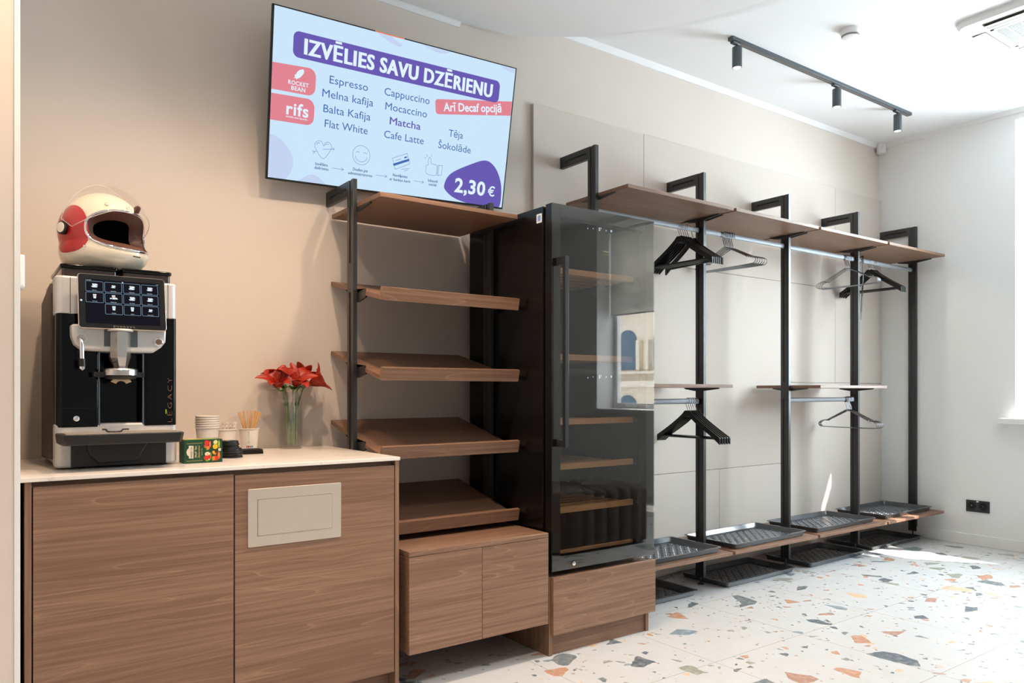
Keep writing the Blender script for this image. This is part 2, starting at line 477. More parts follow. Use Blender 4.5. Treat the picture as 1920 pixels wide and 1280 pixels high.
# skirting boards
sk = [(2.833 + 0.3, 0)]
struct('baseboard_right', MB().box(XR - 0.012, XR, YF, YW, 0, 0.078), M['wallR'], bevel=0.003)
struct('baseboard_back', MB().box(1.3, 2.39, YW - 0.012, YW, 0, 0.078), M['wall'], bevel=0.003)
# ceiling, dropped round part, cornices
struct('ceiling', MB().box(XL, XR + 0.4, YF, YW + 0.2, ZC, ZC + 0.15), M['ceil'], smooth=0)
arc = [(1.63 + 1.452 * cos(RAD(a)), 1.758 + 1.452 * sin(RAD(a))) for a in range(-75, 72, 3)]
arc = [p for p in arc if p[1] < YW]
poly = arc + [(1.975, YW), (XL, YW), (XL, -1.2), (1.9, -1.2)]
struct('ceiling_dropped', MB().ext(poly, 'z', ZD, ZC), M['ceil'], smooth=25)
arc2 = [(1.56 + 1.446 * cos(RAD(a)), 1.80 + 1.446 * sin(RAD(a))) for a in range(-75, 66, 3)]
arc2 = [p for p in arc2 if p[1] < YW - 0.03]
poly = arc2 + [(1.93, YW - 0.03), (XL + 0.05, YW - 0.03), (XL + 0.05, -1.1), (1.9, -1.1)]
struct('ceiling_disc', MB().ext(poly, 'z', ZD - 0.006, ZD), M['cdisc'], smooth=25)
c_ = lambda a, b, z: [(a, z), (b, z), (b, z - 0.026), ]
struct('trim_2', MB().ext([(YW, ZD), (YW - 0.024, ZD), (YW - 0.006, ZD - 0.026), (YW, ZD - 0.026)], 'x', PX, 1.95), M['ceil'], smooth=0)
struct('trim_3', MB().ext([(YW, ZC), (YW - 0.03, ZC), (YW - 0.008, ZC - 0.028), (YW, ZC - 0.028)], 'x', 1.97, XR), M['ceil'], smooth=0)
struct('trim_4', MB().ext([(XR, ZC), (XR - 0.03, ZC), (XR - 0.008, ZC - 0.028), (XR, ZC - 0.028)], 'y', YF, YW), M['ceil'], smooth=0)
# beige cladding boards behind the wardrobe
YP = 3.1132
boards = [(2.39, 3.199, 0, 2.592), (3.199, 5.187, 1.849, 2.592), (3.199, 4.57, 0.606, 1.849), (4.57, 5.187, 1.158, 1.849),
          (5.187, XR - 0.001, 1.158, 2.592), (4.57, XR - 0.001, 0, 1.158), (3.199, 3.876, 0, 0.606), (3.876, 4.57, 0, 0.606)]
for k, (a, b, c, d) in enumerate(boards):
    g = 0.0012
    struct('trim_%d' % (k + 5), MB().box(a + g, b - g, YP, YW - 0.001, c + (g if c else 0), d - g), M['panel'], bevel=0.0012)

# the building across the street, seen through the windows and mirrored in the fridge door
fac = N('pale stone facade'); v = fac.coords()
fac.l(fac.mix(srgb(214, 200, 178), srgb(235, 224, 204), fac.noise(v, 1.5, 4)), fac.b.inputs['Base Color'])
fb = MB(); FX = XR + 11
fz = 0
fb.box(FX, FX + 0.6, -16, 2.5, -4, 9)
for k in range(12):
    yy = -15.2 + k * 1.5
    fb.mat(1)
    pl = [(yy - 0.40, 1.75), (yy + 0.40, 1.75)] + [(yy + 0.40 * cos(RAD(a)), 2.60 + 0.40 * sin(RAD(a))) for a in range(0, 181, 15)]
    fb.ext(pl, 'x', FX - 0.03, FX + 0.1)
    pl = [(yy - 0.42, -1.5), (yy + 0.42, -1.5)] + [(yy + 0.42 * cos(RAD(a)), 0.55 + 0.42 * sin(RAD(a))) for a in range(0, 181, 15)]
    fb.ext(pl, 'x', FX - 0.03, FX + 0.1)
    fb.ext([(yy - 0.35, 4.6), (yy + 0.35, 4.6), (yy + 0.35, 6.2), (yy - 0.35, 6.2)], 'x', FX - 0.03, FX + 0.1)
    fb.mat(0)
    for z0, z1 in ((-1.5, 0.6), (1.75, 2.65)):
        for sgn in (-1, 1): fb.box(FX - 0.16, FX, yy + sgn * 0.56 - 0.07, yy + sgn * 0.56 + 0.07, z0, z1)
fb.box(FX - 0.35, FX, -16, 2.5, 1.22, 1.40); fb.box(FX - 0.2, FX, -16, 2.5, 1.62, 1.70); fb.box(FX - 0.3, FX, -16, 2.5, 3.6, 3.85)
o = fb.build('street_facade', [fac.m, plain('dark facade window', srgb(88, 108, 124), 0.15)], smooth=0)
tag(o, 'pale stone building with arched windows across the street', 'building', kind='structure')

# ---------------------------------------------------------------- coffee counter: cabinet and worktop
CY = 2.445; ZT = 0.8630; ZB = 0.8505
t = thing('counter_cabinet', 'long walnut base cabinet with two doors under the coffee machine', 'cabinet', (0.70, 2.8, 0))
MB().box(0.133, 0.149, CY, 3.12, 0.0, ZB).build('side_panel', M['woodz'], t, bevel=0.0008)
MB().box(1.252, 1.268, CY, 3.12, 0, ZB).build('side_panel', M['woodz'], t, bevel=0.0008)
MB().box(0.149, 1.252, CY + 0.03, CY + 0.048, 0.828, ZB).build('top_rail', M['woodx'], t)
b = MB(); b.box(0.149, 1.252, CY + 0.05, 3.12, 0.085, 0.10); b.box(0.149, 1.252, 3.10, 3.12, 0.1, ZB)
b.build('carcass', M['woodx'], t)
MB().box(0.149, 1.252, CY + 0.05, CY + 0.066, 0, 0.085).build('kick_board', M['woodx'], t)
MB().box(0.1525, 0.6875, CY, CY + 0.018, 0.094, 0.8365).build('door', M['woodx2'], t, bevel=0.0012)
dr = MB().box(0.6915, 1.2485, CY, CY + 0.018, 0.094, 0.8330).build('door', M['woodx3'], t, bevel=0.0012)
tag(dr, 'door with a steel waste flap plate')
pf = MB()
pf.ext(rrect(0.731, 1.0455, 0.6005, 0.7865, 0.004), 'y', CY - 0.003, CY)
pl = pf.build('flap_plate', M['steel'], dr, bevel=0.0008)
MB().box(0.7615, 1.0125, CY - 0.0034, CY - 0.003, 0.6345, 0.7515).build('flap_seam', M['slot'], dr)
MB().box(0.7625, 1.0118, CY - 0.0042, CY - 0.0034, 0.6353, 0.7507).build('flap', M['steel'], dr)
wt = MB().box(PX + 0.002, 1.270, CY - 0.006, 3.132, ZB, ZT).build('worktop', M['worktop'], bevel=0.0015)
tag(wt, 'white stone worktop with fine veins on the walnut counter cabinet', 'worktop')

# ---------------------------------------------------------------- television
TVW, TVH = 1.17, 0.658
tvb = Vector((0.985, 3.055, 1.955)); tilt = Vector((0, -0.150, 0.640)).normalized()
roll = Vector((1, 0, 0.035)).normalized()
tilt = (tilt - roll * tilt.dot(roll)).normalized()
tvn = roll.cross(tilt)              # points away from the wall or into it
if tvn.y > 0: tvn = -tvn
tv = thing('television', 'large flat screen showing a blue drinks menu, tilted forward on the wall', 'television', tuple(tvb + roll * TVW / 2))
def TV(d): return lambda u, v: tuple(tvb + roll * u + tilt * v + tvn * d)
MB().prism([(0, 0), (TVW, 0), (TVW, TVH), (0, TVH)], TV(-0.012), TV(0.0)).build('housing', M['blackp'], tv, bevel=0.002)
MB().prism([(0.25, 0.06), (0.92, 0.06), (0.92, 0.42), (0.25, 0.42)], TV(-0.045), TV(-0.012)).build('rear_casing', M['blackp'], tv, bevel=0.004)
mc = tvb + roll * TVW / 2 + tilt * 0.3
MB().box(mc.x - 0.16, mc.x + 0.16, mc.y + 0.03, YW - 0.002, mc.z - 0.04, mc.z + 0.02).build('wall_bracket', M['blackm'], tv)
E_bg = emit('screen light blue', srgb(204, 230, 252), 1.0)
E_pur = emit('screen purple', srgb(105, 92, 178), 1.0)
E_pnk = emit('screen pink', srgb(226, 134, 148), 1.0)
E_wht = emit('screen white', srgb(226, 244, 255), 1.0)
E_blu = emit('screen text blue', srgb(74, 108, 178), 1.0)
E_dk = emit('screen small text blue', srgb(66, 82, 140), 1.0)
E_lil = emit('screen pale lilac', srgb(196, 212, 242), 1.0)
E_or = emit('screen orange', srgb(232, 130, 96), 1.0)
e = 0.008
MB().flat([(e, e), (TVW - e, e), (TVW - e, TVH - e * 0.7), (e, TVH - e * 0.7)], TV(0.0010)).build('screen', E_bg, tv, fix=False)
scr = bpy.data.objects['screen']
g = MB()
clip = lambda pts: [(min(max(u, e), TVW - e), min(max(v, e), TVH - e)) for u, v in pts]
g.mat(0)
g.flat(clip(smooth_poly([(0.0, 0.172), (0.057, 0.159), (0.102, 0.107), (0.107, 0.06), (0.085, 0.015), (0.04, -0.01), (0.0, 0.03), (-0.01, 0.1)])), TV(0.0014))
g.flat(clip(smooth_poly([(0.13, 0.0), (0.155, 0.024), (0.192, 0.042), (0.225, 0.03), (0.25, 0.0)])), TV(0.0014))
g.flat(clip(smooth_poly([(0.44, 0.655), (0.465, 0.640), (0.50, 0.628), (0.545, 0.618), (0.560, 0.628), (0.53, 0.640), (0.50, 0.655)])), TV(0.0014))
g.flat(clip(smooth_poly([(0.66, 0.655), (0.70, 0.640), (0.75, 0.634), (0.79, 0.643), (0.78, 0.655)])), TV(0.0014))
g.flat(clip(smooth_poly([(1.08, 0.655), (1.10, 0.640), (1.15, 0.632), (1.17, 0.655)])), TV(0.0014))
g.mat(1); g.flat([(0.433, TVH - 0.006), (0.571, TVH - 0.006), (0.571, TVH - 0.001), (0.433, TVH - 0.001)], TV(0.0014))
g.mat(2)
g.flat([(e, 0.346), (e, 0.446)] + [(0.155 + 0.032 * cos(RAD(a)), 0.421 + 0.032 * sin(RAD(a))) for a in range(90, -1, -15)] + [(0.155 + 0.032 * cos(RAD(a)), 0.380 + 0.032 * sin(RAD(a))) for a in range(0, -91, -15)], TV(0.0016))
g.flat([(e, 0.230), (e, 0.331)] + [(0.155 + 0.032 * cos(RAD(a)), 0.303 + 0.032 * sin(RAD(a))) for a in range(90, -1, -15)] + [(0.155 + 0.032 * cos(RAD(a)), 0.265 + 0.032 * sin(RAD(a))) for a in range(0, -91, -15)], TV(0.0016))
ca, sa = cos(RAD(8.7)), sin(RAD(8.7))
DT = lambda d: (lambda u, v: TV(d)(0.752 + u * ca - v * sa, 0.377 + u * sa + v * ca))
g.flat([(u, v) for u, v in rrect(0.0, 0.06, 0.0, 0.064, 0.014)][6:18] + [(0.4135, 0.0), (0.4235, 0.064)], DT(0.0016))
g.mat(3).flat(rrect(0.0875, 1.082, 0.482, 0.580, 0.024), TV(0.0020))
g.flat(clip(smooth_poly([(0.826, 0.075), (0.858, 0.132), (0.968, 0.190), (1.041, 0.215), (1.092, 0.197), (1.130, 0.150), (1.150, 0.085), (1.141, 0.0), (1.06, -0.02), (0.985, 0.002), (0.896, 0.020), (0.845, 0.045)], 6)), TV(0.0020))
g.mat(4)
for word_, u_, w_ in (('IZVĒLIES', 0.132, 0.303), ('SAVU', 0.463, 0.182), ('DZĒRIENU', 0.677, 0.362)):
    for du in (0.0, 0.0022, 0.0044): g.text(word_, 0.058, TV(0.0024), u_ + du, 0.501, 'LEFT', bold=0.0016, width=w_, space=1.10)
g.text('ROCKET', 0.0152, TV(0.0024), 0.116, 0.3775, bold=0.0005, width=0.084, space=1.1)
g.text('BEAN', 0.0152, TV(0.0024), 0.116, 0.357, bold=0.0005, width=0.058, space=1.1)
rk = [(0.134, 0.441), (0.136, 0.430), (0.127, 0.416), (0.116, 0.406), (0.106, 0.408), (0.104, 0.418), (0.112, 0.432), (0.124, 0.440)]
g.flat(smooth_poly(rk, 4), TV(0.0024))
g.flat([(0.106, 0.420), (0.098, 0.414), (0.101, 0.409), (0.096, 0.402), (0.105, 0.404), (0.106, 0.399), (0.113, 0.404), (0.108, 0.411)], TV(0.0024))
g.text('rifs', 0.047, TV(0.0024), 0.117, 0.262, bold=0.0015, width=0.092, space=1.08)
g.text('aktivitāšu centrs ģimenēm', 0.0058, TV(0.0024), 0.115, 0.2505, bold=0.0002, width=0.09)
g.text('Arī Decaf opcijā', 0.0355, DT(0.0024), 0.2, 0.0145, bold=0.0012, width=0.318)
g.text('2,30', 0.062, TV(0.0024), 0.969, 0.053, bold=0.0026, width=0.172, space=1.06)
g.text('€', 0.044, TV(0.0024), 1.091, 0.055, bold=0.0009, width=0.040)
def line(txt, u0, u1, v, bold=0.0, k=None):
    g.text(txt, 0.031, TV(0.0024), (u0 + u1) / 2, v, bold=bold, width=u1 - u0)
g.mat(5)
line('Espresso', 0.245, 0.416, 0.412); line('Melna kafija', 0.217, 0.445, 0.355); line('Balta Kafija', 0.225, 0.436, 0.296); line('Flat White', 0.234, 0.427, 0.238)
line('Cappuccino', 0.493, 0.715, 0.412); line('Mocaccino', 0.502, 0.707, 0.354); line('Cafe Latte', 0.505, 0.701, 0.238)
line('Tēja', 0.827, 0.904, 0.293); line('Šokolāde', 0.778, 0.953, 0.2345)
g.mat(3); line('Matcha', 0.527, 0.679, 0.297); line('Matcha', 0.5282, 0.6802, 0.297); line('Matcha', 0.5276, 0.6796, 0.2976)
g.mat(6)
for txt, u, v, w_ in (('Izvēlies', 0.230, 0.0815, 0.054), ('dzērienu', 0.230, 0.0655, 0.060), ('Dodies pie', 0.405, 0.0815, 0.068), ('administratores', 0.406, 0.0640, 0.112),
                      ('Norēķinies', 0.597, 0.0815, 0.072), ('ar bankas karti', 0.597, 0.0630, 0.102), ('Izbaudi', 0.765, 0.0805, 0.050), ('mirkli', 0.765, 0.0635, 0.040)):
    for du in (-0.0003, 0.0003): g.text(txt, 0.0120, TV(0.0024), u + du, v, width=w_)
g.mat(5)
def stroke(pts, w=0.0014, closed=False):
    m = len(pts); n_ = m if closed else m - 1
    for i in range(n_):
        a = Vector(pts[i]); b2 = Vector(pts[(i + 1) % m]); d = b2 - a
        if d.length < 1e-6: continue
        d.normalize(); nn = Vector((-d.y, d.x)) * w / 2; a2 = a - d * w * 0.3; b3 = b2 + d * w * 0.3
        g.flat([tuple(a2 - nn), tuple(b3 - nn), tuple(b3 + nn), tuple(a2 + nn)], TV(0.0024))
stroke(smooth_poly([(0.234, 0.110), (0.262, 0.143), (0.270, 0.163), (0.258, 0.179), (0.242, 0.176), (0.234, 0.162), (0.226, 0.177), (0.208, 0.178), (0.196, 0.163), (0.203, 0.143)], 4), closed=True)
stroke([(0.190, 0.131), (0.206, 0.138)]); stroke([(0.232, 0.148), (0.282, 0.157)]); stroke([(0.275, 0.161), (0.282, 0.157), (0.276, 0.151)])
stroke([(0.187, 0.137), (0.198, 0.134)]); stroke([(0.190, 0.126), (0.200, 0.130)])
stroke(smooth_poly([(0.204, 0.163), (0.210, 0.171), (0.219, 0.170)], 3)[:6]); stroke(smooth_poly([(0.241, 0.166), (0.248, 0.172), (0.258, 0.170)], 3)[:6])
stroke([(0.405 + 0.040 * cos(RAD(a)), 0.149 + 0.040 * sin(RAD(a))) for a in range(0, 360, 12)], closed=True)
stroke([(0.405 + 0.028 * cos(RAD(a)), 0.147 + 0.026 * sin(RAD(a))) for a in range(190, 351, 16)])
for sx in (-1, 1): stroke([(0.405 + sx * 0.017 + 0.008 * cos(RAD(a)), 0.155 + 0.007 * sin(RAD(a))) for a in range(20, 161, 20)])
stroke([(0.552, 0.157), (0.623, 0.188), (0.640, 0.145), (0.570, 0.112)], closed=True)
stroke([(0.562, 0.131), (0.633, 0.161)], 0.010); stroke([(0.570, 0.150), (0.595, 0.161)]); stroke([(0.612, 0.168), (0.622, 0.172)], 0.006)
stroke([(0.600, 0.116), (0.640, 0.125)]); stroke([(0.612, 0.111), (0.634, 0.117)])
stroke(smooth_poly([(0.730, 0.114), (0.722, 0.124), (0.725, 0.134), (0.721, 0.143), (0.727, 0.152), (0.734, 0.154), (0.732, 0.172), (0.738, 0.187), (0.746, 0.180), (0.748, 0.163), (0.772, 0.158), (0.780, 0.150), (0.778, 0.116), (0.752, 0.110)], 4), closed=True)
stroke([(0.783, 0.112), (0.808, 0.118), (0.808, 0.160), (0.784, 0.158)], closed=True); stroke([(0.790, 0.113), (0.790, 0.159)])
stroke([(0.720, 0.180), (0.712, 0.184)]); stroke([(0.727, 0.189), (0.721, 0.197)]); stroke([(0.745, 0.192), (0.749, 0.199)])
for a in ((0.277, 0.328, 0.079), (0.479, 0.532, 0.076), (0.665, 0.718, 0.0745)):
    stroke([(a[0], a[2]), (a[1], a[2])]); stroke([(a[1] - 0.010, a[2] + 0.006), (a[1], a[2]), (a[1] - 0.010, a[2] - 0.006)])
g.build('menu_print', [E_lil, E_or, E_pnk, E_pur, E_wht, E_blu, E_dk], scr, fix=False)

# ---------------------------------------------------------------- post-and-shelf systems
def post(parent, x, w, yf, yb, z0, z1, ywall, foot=0.021, slot_z=()):
    """slim black grooved upright with an arm back to the wall"""
    m = MB(); d = yb - yf
    m.box(x, x + w, yf, yf + d * 0.40, z0, z1); m.box(x, x + w, yf + d * 0.68, yb, z0, z1)
    m.box(x + 0.004, x + w - 0.004, yf + d * 0.40, yf + d * 0.68, z0, z1)
    for a, b in slot_z: m.box(x, x + w, yf + d * 0.40, yf + d * 0.68, a, b)
    pm = m.build('post', M['blackm'], parent, bevel=0.0008)
    a = MB(); a.box(x, x + w, yb, ywall, z1 - 0.060, z1)
    am = a.build('wall_arm', M['blackm'], pm, bevel=0.0008)
    s = MB(); zc = z1 - 0.030
    s.box(x - 0.0005, x + w + 0.0005, yb + 0.012, ywall - 0.045, zc - 0.0045, zc + 0.0045); s.box(x - 0.0006, x + w + 0.0006, ywall - 0.055, ywall - 0.044, zc - 0.009, zc + 0.0045)
    s.build('arm_slot', M['slot'], pm)
    if foot:
        f = MB(); xc, yc = x + w / 2, (yf + yb) / 2
        f.cyl((xc, yc, 0.004), (xc, yc, z0), 0.005, n=12); f.lathe([(0.0, 0.0), (foot, 0.0), (foot * 0.9, 0.004), (0.008, 0.009), (0.0, 0.009)], (xc, yc, 0), 20)
        f.build('foot', M['blackm'], pm)
    return pm
def bracket(parent, x, w, yf, yb, z):
    """black tapered shelf arm along the depth, top at z"""
    m = MB()
    m.ext([(yf - 0.115, z - 0.006), (yf - 0.115, z), (yb + 0.075, z), (yb + 0.075, z - 0.006), (yb, z - 0.018), (yf, z - 0.018)], 'x', x, x + w)
    return m.build('shelf_bracket', M['blackm'], parent, bevel=0.0006)

# -- the long open wardrobe on the right
wd = thing('open_wardrobe', 'long open wardrobe of black uprights, walnut shelves and hanging rails along the beige wall', 'wardrobe', (4.2, 2.86, 0))
PXS = [2.569, 3.391, 4.2005, 5.006, 5.811]; PWD = 0.0222; PY0, PY1 = 2.835, 2.893
posts = []
for x in PXS:
    posts.append(post(wd, x, PWD, PY0, PY1, 0.042, 2.339, YP - 0.0005, slot_z=((1.05, 1.16), (0.20, 0.26))))
SY0, SY1 = 2.627, 3.092
woods = [wood('walnut shelf', 'x', (k * 1.3, k * 2.1, k * 0.7)) for k in range(5)]
for k in range(4):
    a, b = PXS[k] + PWD + 0.001, PXS[k + 1] - 0.001
    MB().box(a, b, SY0, SY1, 2.081, 2.099).build('top_shelf', woods[k], wd, bevel=0.001)
    MB().box(a, b, SY0 + 0.005, SY1, 0.204, 0.222).build('bottom_shelf', woods[(k + 2) % 5], wd, bevel=0.001)
    for z in (2.081, 0.204):
        bracket(wd, a, 0.008, PY0, PY1, z); bracket(wd, b - 0.008, 0.008, PY0, PY1, z)
    # upper rail with its end sockets
    r = MB(); prof = [(0.0075 * cos(RAD(q)), 0.015 * sin(RAD(q))) for q in range(0, 360, 20)]
    RY, RZ = 2.864, 2.013
    r.ext([(RY + u, RZ + v) for u, v in prof], 'x', a, b)
    ro = r.build('hanging_rail', M['alu'], wd)
    for q in (a, b - 0.012): MB().ext([(RY + u * 1.35, RZ + v * 1.25) for u, v in prof], 'x', q, q + 0.012).build('rail_socket', M['blackm'], ro)
for k in (0, 2):
    a, b = PXS[k] + PWD + 0.001, PXS[k + 1] - 0.001
    MB().box(a, b, SY0 + 0.004, SY1, 1.117, 1.135).build('middle_shelf', woods[(k + 3) % 5], wd, bevel=0.001)
    bracket(wd, a, 0.008, PY0, PY1, 1.117); bracket(wd, b - 0.008, 0.008, PY0, PY1, 1.117)
    r = MB(); RZ2 = 1.0415
    r.ext([(RY + u, RZ2 + v) for u, v in prof], 'x', a, b)
    ro = r.build('hanging_rail', M['alu'], wd)
    for q in (a, b - 0.012): MB().ext([(RY + u * 1.35, RZ2 + v * 1.25) for u, v in prof], 'x', q, q + 0.012).build('rail_socket', M['blackm'], ro)

# -- the display rack beside the counter: two posts, flat top shelf, four tilted shelves
rk_ = thing('display_rack', 'walnut display rack with one flat and four tilted shelves between black posts', 'shelf rack', (1.61, 2.87, 0))
post(rk_, 1.2715, 0.0175, 2.8495, 2.909, 0.042, 1.9575, YW - 0.0005, 0.009, slot_z=((1.5, 1.62),))
post(rk_, 1.9415, 0.0180, 2.8495, 2.909, 0.042, 1.9575, YW - 0.0005, 0.009, slot_z=((1.5, 1.62),))
MB().box(1.2895, 1.9410, 2.640, 3.112, 1.844, 1.862).build('flat_shelf', M['woodx'], rk_, bevel=0.001)
bracket(rk_, 1.2895, 0.010, 2.8495, 2.909, 1.844); bracket(rk_, 1.9315, 0.010, 2.8495, 2.909, 1.844)
for k, (zl, zb) in enumerate(((1.447, 1.574), (1.1395, 1.273), (0.8355, 0.974), (0.5415, 0.676))):
    yb_ = 3.122
    # section in (y,z): sloping board plus an upright lip square to it
    d = Vector((2.640 - yb_, (zl + 0.020) - zb)).normalized(); n_ = Vector((d.y, -d.x))
    if n_.y < 0: n_ = -n_
    top_b = Vector((yb_, zb)); L = (Vector((2.648, zl + 0.018)) - top_b).length
    front = top_b + d * L
    bd = [top_b, top_b - n_ * 0.018, front - n_ * 0.018, front]
    MB().ext([(p.x, p.y) for p in bd], 'x', 1.2905, 1.9405).build('tilted_shelf', wood('walnut tilted shelf', 'x', (k * 2.3, k * 0.6, k * 1.9)), rk_, bevel=0.001)
    lp = [front - n_ * 0.018, front + n_ * 0.033, front + d * 0.018 + n_ * 0.033, front + d * 0.018 - n_ * 0.018]
    MB().ext([(p.x, p.y) for p in lp], 'x', 1.2905, 1.9405).build('shelf_lip', wood('walnut shelf lip', 'x', (k * 1.1 + 3, k * 0.9, k * 1.4)), rk_, bevel=0.001)
    for x in (1.2897, 1.9318):
        m = MB(); c0 = top_b + d * 0.16 - n_ * 0.018; c1 = top_b + d * 0.36 - n_ * 0.018
        m.ext([(c0.x, c0.y), (c1.x, c1.y), (c1.x, c1.y + 0.028), (2.905, c0.y - 0.03)], 'x', x, x + 0.0035)
        m.ext([(c0.x, c0.y), (c1.x, c1.y), (c1.x, c1.y - 0.006), (2.85, c1.y - 0.02), (2.905, c0.y - 0.035)], 'x', x, x + 0.009)
        m.build('shelf_bracket', M['blackm'], rk_)

# -- floating low cabinet under the rack
lc = thing('low_cabinet', 'low floating walnut cabinet with two plain doors under the tilted shelves', 'cabinet', (1.62, 2.6, 0.145))
LX0, LX1, LY = 1.302, 1.9455, 2.432
MB().box(LX0 + 0.001, LX1 - 0.001, LY + 0.019, 2.835, 0.143, 0.496).build('carcass', M['woody'], lc, bevel=0.001)
MB().box(LX0, LX1, LY, 2.84, 0.4985, 0.5165).build('cabinet_top', M['woodx3'], lc, bevel=0.001)
xm = 1.619
MB().box(LX0, xm - 0.001, LY, LY + 0.018, 0.143, 0.4965).build('door', wood('walnut door a', 'x', (0.3, 2.2, 5.0)), lc, bevel=0.001)
MB().box(xm + 0.001, LX1, LY, LY + 0.018, 0.143, 0.4965).build('door', wood('walnut door b', 'x', (2.6, 1.1, 3.3)), lc, bevel=0.001)

# -- plinth cabinet under the wine fridge
fb_ = thing('fridge_plinth', 'walnut plinth cabinet with one wide drawer carrying the wine fridge', 'cabinet', (2.26, 2.75, 0))
MB().box(1.9605, 1.9785, 2.447, 3.10, 0, 0.326).build('side_panel', M['woodz'], fb_, bevel=0.0008)
MB().box(2.527, 2.545, 2.447, 3.10, 0, 0.326).build('side_panel', M['woodz'], fb_, bevel=0.0008)
MB().box(1.9785, 2.527, 2.448, 3.10, 0.308, 0.326).build('top_board', M['woodx'], fb_)
MB().box(1.9785, 2.527, 2.456, 2.474, 0.0, 0.10).build('kick_board', M['woodx2'], fb_)
MB().box(1.969, 2.571, 2.428, 2.4465, 0.0885, 0.328).build('drawer_front', wood('walnut drawer', 'x', (5.2, 0.2, 1.0)), fb_, bevel=0.0012)

# ---------------------------------------------------------------- wine fridge
FX0, FX1, FY, FZ0, FZ1 = 1.9645, 2.566, 2.430, 0.352, 1.877
fr = thing('wine_fridge', 'tall black glass-door wine fridge with wooden shelves on a walnut plinth', 'wine fridge', ((FX0 + FX1) / 2, 2.75, 0.326))
b = MB(); y0, y1 = 2.494, 3.06
b.box(FX0, FX0 + 0.035, y0, y1, FZ0, FZ1 - 0.004); b.box(FX1 - 0.035, FX1, y0, y1, FZ0, FZ1 - 0.004)
b.box(FX0 + 0.035, FX1 - 0.035, y1 - 0.04, y1, FZ0, FZ1 - 0.004)
b.box(FX0 + 0.035, FX1 - 0.035, y0, y1 - 0.04, FZ0, FZ0 + 0.045); b.box(FX0 + 0.035, FX1 - 0.035, y0, y1 - 0.04, FZ1 - 0.045, FZ1 - 0.004)
b.box(FX0 + 0.035, FX1 - 0.035, y0 + 0.02, y1 - 0.04, 1.175, 1.195)
b.build('cabinet_body', plain('black fridge shell', srgb(16, 16, 17), 0.25), fr, bevel=0.001)
for x in (FX0 + 0.05, FX1 - 0.05):
    for y in (2.53, 3.0): MB().cyl((x, y, 0.327), (x, y, FZ0), 0.016, n=16).build('foot', M['blackp'], fr)
g = MB(); q = 0.014
for a in ((FX0 + q, FX0 + q + 0.02, FZ0 + q, FZ1 - q), (FX1 - q - 0.02, FX1 - q, FZ0 + q, FZ1 - q), (FX0 + q, FX1 - q, FZ0 + q, FZ0 + q + 0.02), (FX0 + q, FX1 - q, FZ1 - q - 0.02, FZ1 - q)):
    g.box(a[0], a[1], 2.4745, 2.4945, a[2], a[3])
g.build('door_gasket', M['slot'], fr)
d = MB(); bl, br_, bt, bb_ = 0.047, 0.050, 0.052, 0.058
d.box(FX0, FX0 + bl, FY + 0.005, 2.4745, FZ0, FZ1); d.box(FX1 - br_, FX1, FY + 0.005, 2.4745, FZ0, FZ1)
d.box(FX0 + bl, FX1 - br_, FY + 0.005, 2.4745, FZ0, FZ0 + bb_); d.box(FX0 + bl, FX1 - br_, FY + 0.005, 2.4745, FZ1 - bt, FZ1)
dr_ = d.build('door_frame', plain('black door frame', srgb(14, 14, 15), 0.3), fr, bevel=0.0008)
MB().box(FX0, FX1, FY, FY + 0.0048, FZ0, FZ1).build('glass', M['fridgeglass'], dr_)
h = MB()
h.box(1.9855, 2.0045, 2.372, 2.390, 0.868, 1.652)
for z in (0.868, 1.622): h.box(1.9855, 2.0045, 2.390, FY, z, z + 0.030)
h.build('handle', plain('dark grey handle', srgb(58, 60, 64), 0.35, metal=0.6), dr_, bevel=0.0012)
lx, _, lz = at(1075.5, 1056, FY)
l_ = MB(); l_.lathe([(0.0085, 0), (0.0085, 0.003), (0.006, 0.004), (0.0, 0.004)], (0, 0, 0), 20); l_.v = [(lx + v[0], FY - v[2], lz + v[1]) for v in l_.v]
l_.build('lock', M['chrome'], dr_)
zsh = [1.618, 1.246, 0.966, 0.772, 0.584, 0.396]
for z in zsh:
    s_ = MB(); s_.box(2.008, 2.520, 2.520, 2.540, z - 0.013, z + 0.013)
    so = s_.build('shelf_front', M['oak'], fr, bevel=0.001)
    r = MB()
    for k in range(7): r.box(2.006, 2.523, 2.548 + k * 0.062, 2.578 + k * 0.062, z - 0.008, z)
    r.build('shelf_slats', M['oak'], so)
E_led = emit('white led', (0.75, 0.9, 1.0, 1), 1.3)
T = lambda u, v: (u, FY - 0.0006, v)
for py in (430, 706):
    b = MB()
    for (px, ch, hh) in ((1102, '^', 0.010), (1112, 'v', 0.0075), (1125, '5°', 0.0135), (1136.5, 'o', 0.0075), (1146, '®', 0.0085)):
        x, _, z = at(px, py + (px - 1125) * 0.16 * (1 if py < 500 else 0), FY)
        b.text(ch, hh, T, x, z - hh / 2 - (0.006 if ch == '^' else 0), bold=0.0002)
    b.build('display_print', E_led, dr_, fix=False)
x, _, z = at(1136, 473, FY)
b = MB().text('caso', 0.0085, T, x, z, width=0.034); b.text('DESIGN', 0.0035, T, x, z - 0.012, width=0.034, space=1.4)
b.build('logo', plain('gold print', srgb(170, 150, 120), 0.4, metal=0.5), dr_, fix=False)
b = MB().ext(rrect(2.500, 2.536, 1.808, 1.846, 0.003), 'x', FX0 - 0.0006, FX0); b.mat(1).ext(rrect(2.508, 2.528, 1.815, 1.839, 0.002), 'x', FX0 - 0.0009, FX0 - 0.0006)
b.build('sticker', [plain('white sticker', srgb(225, 232, 240), 0.5), plain('blue sticker print', srgb(120, 160, 205), 0.5)], fr)

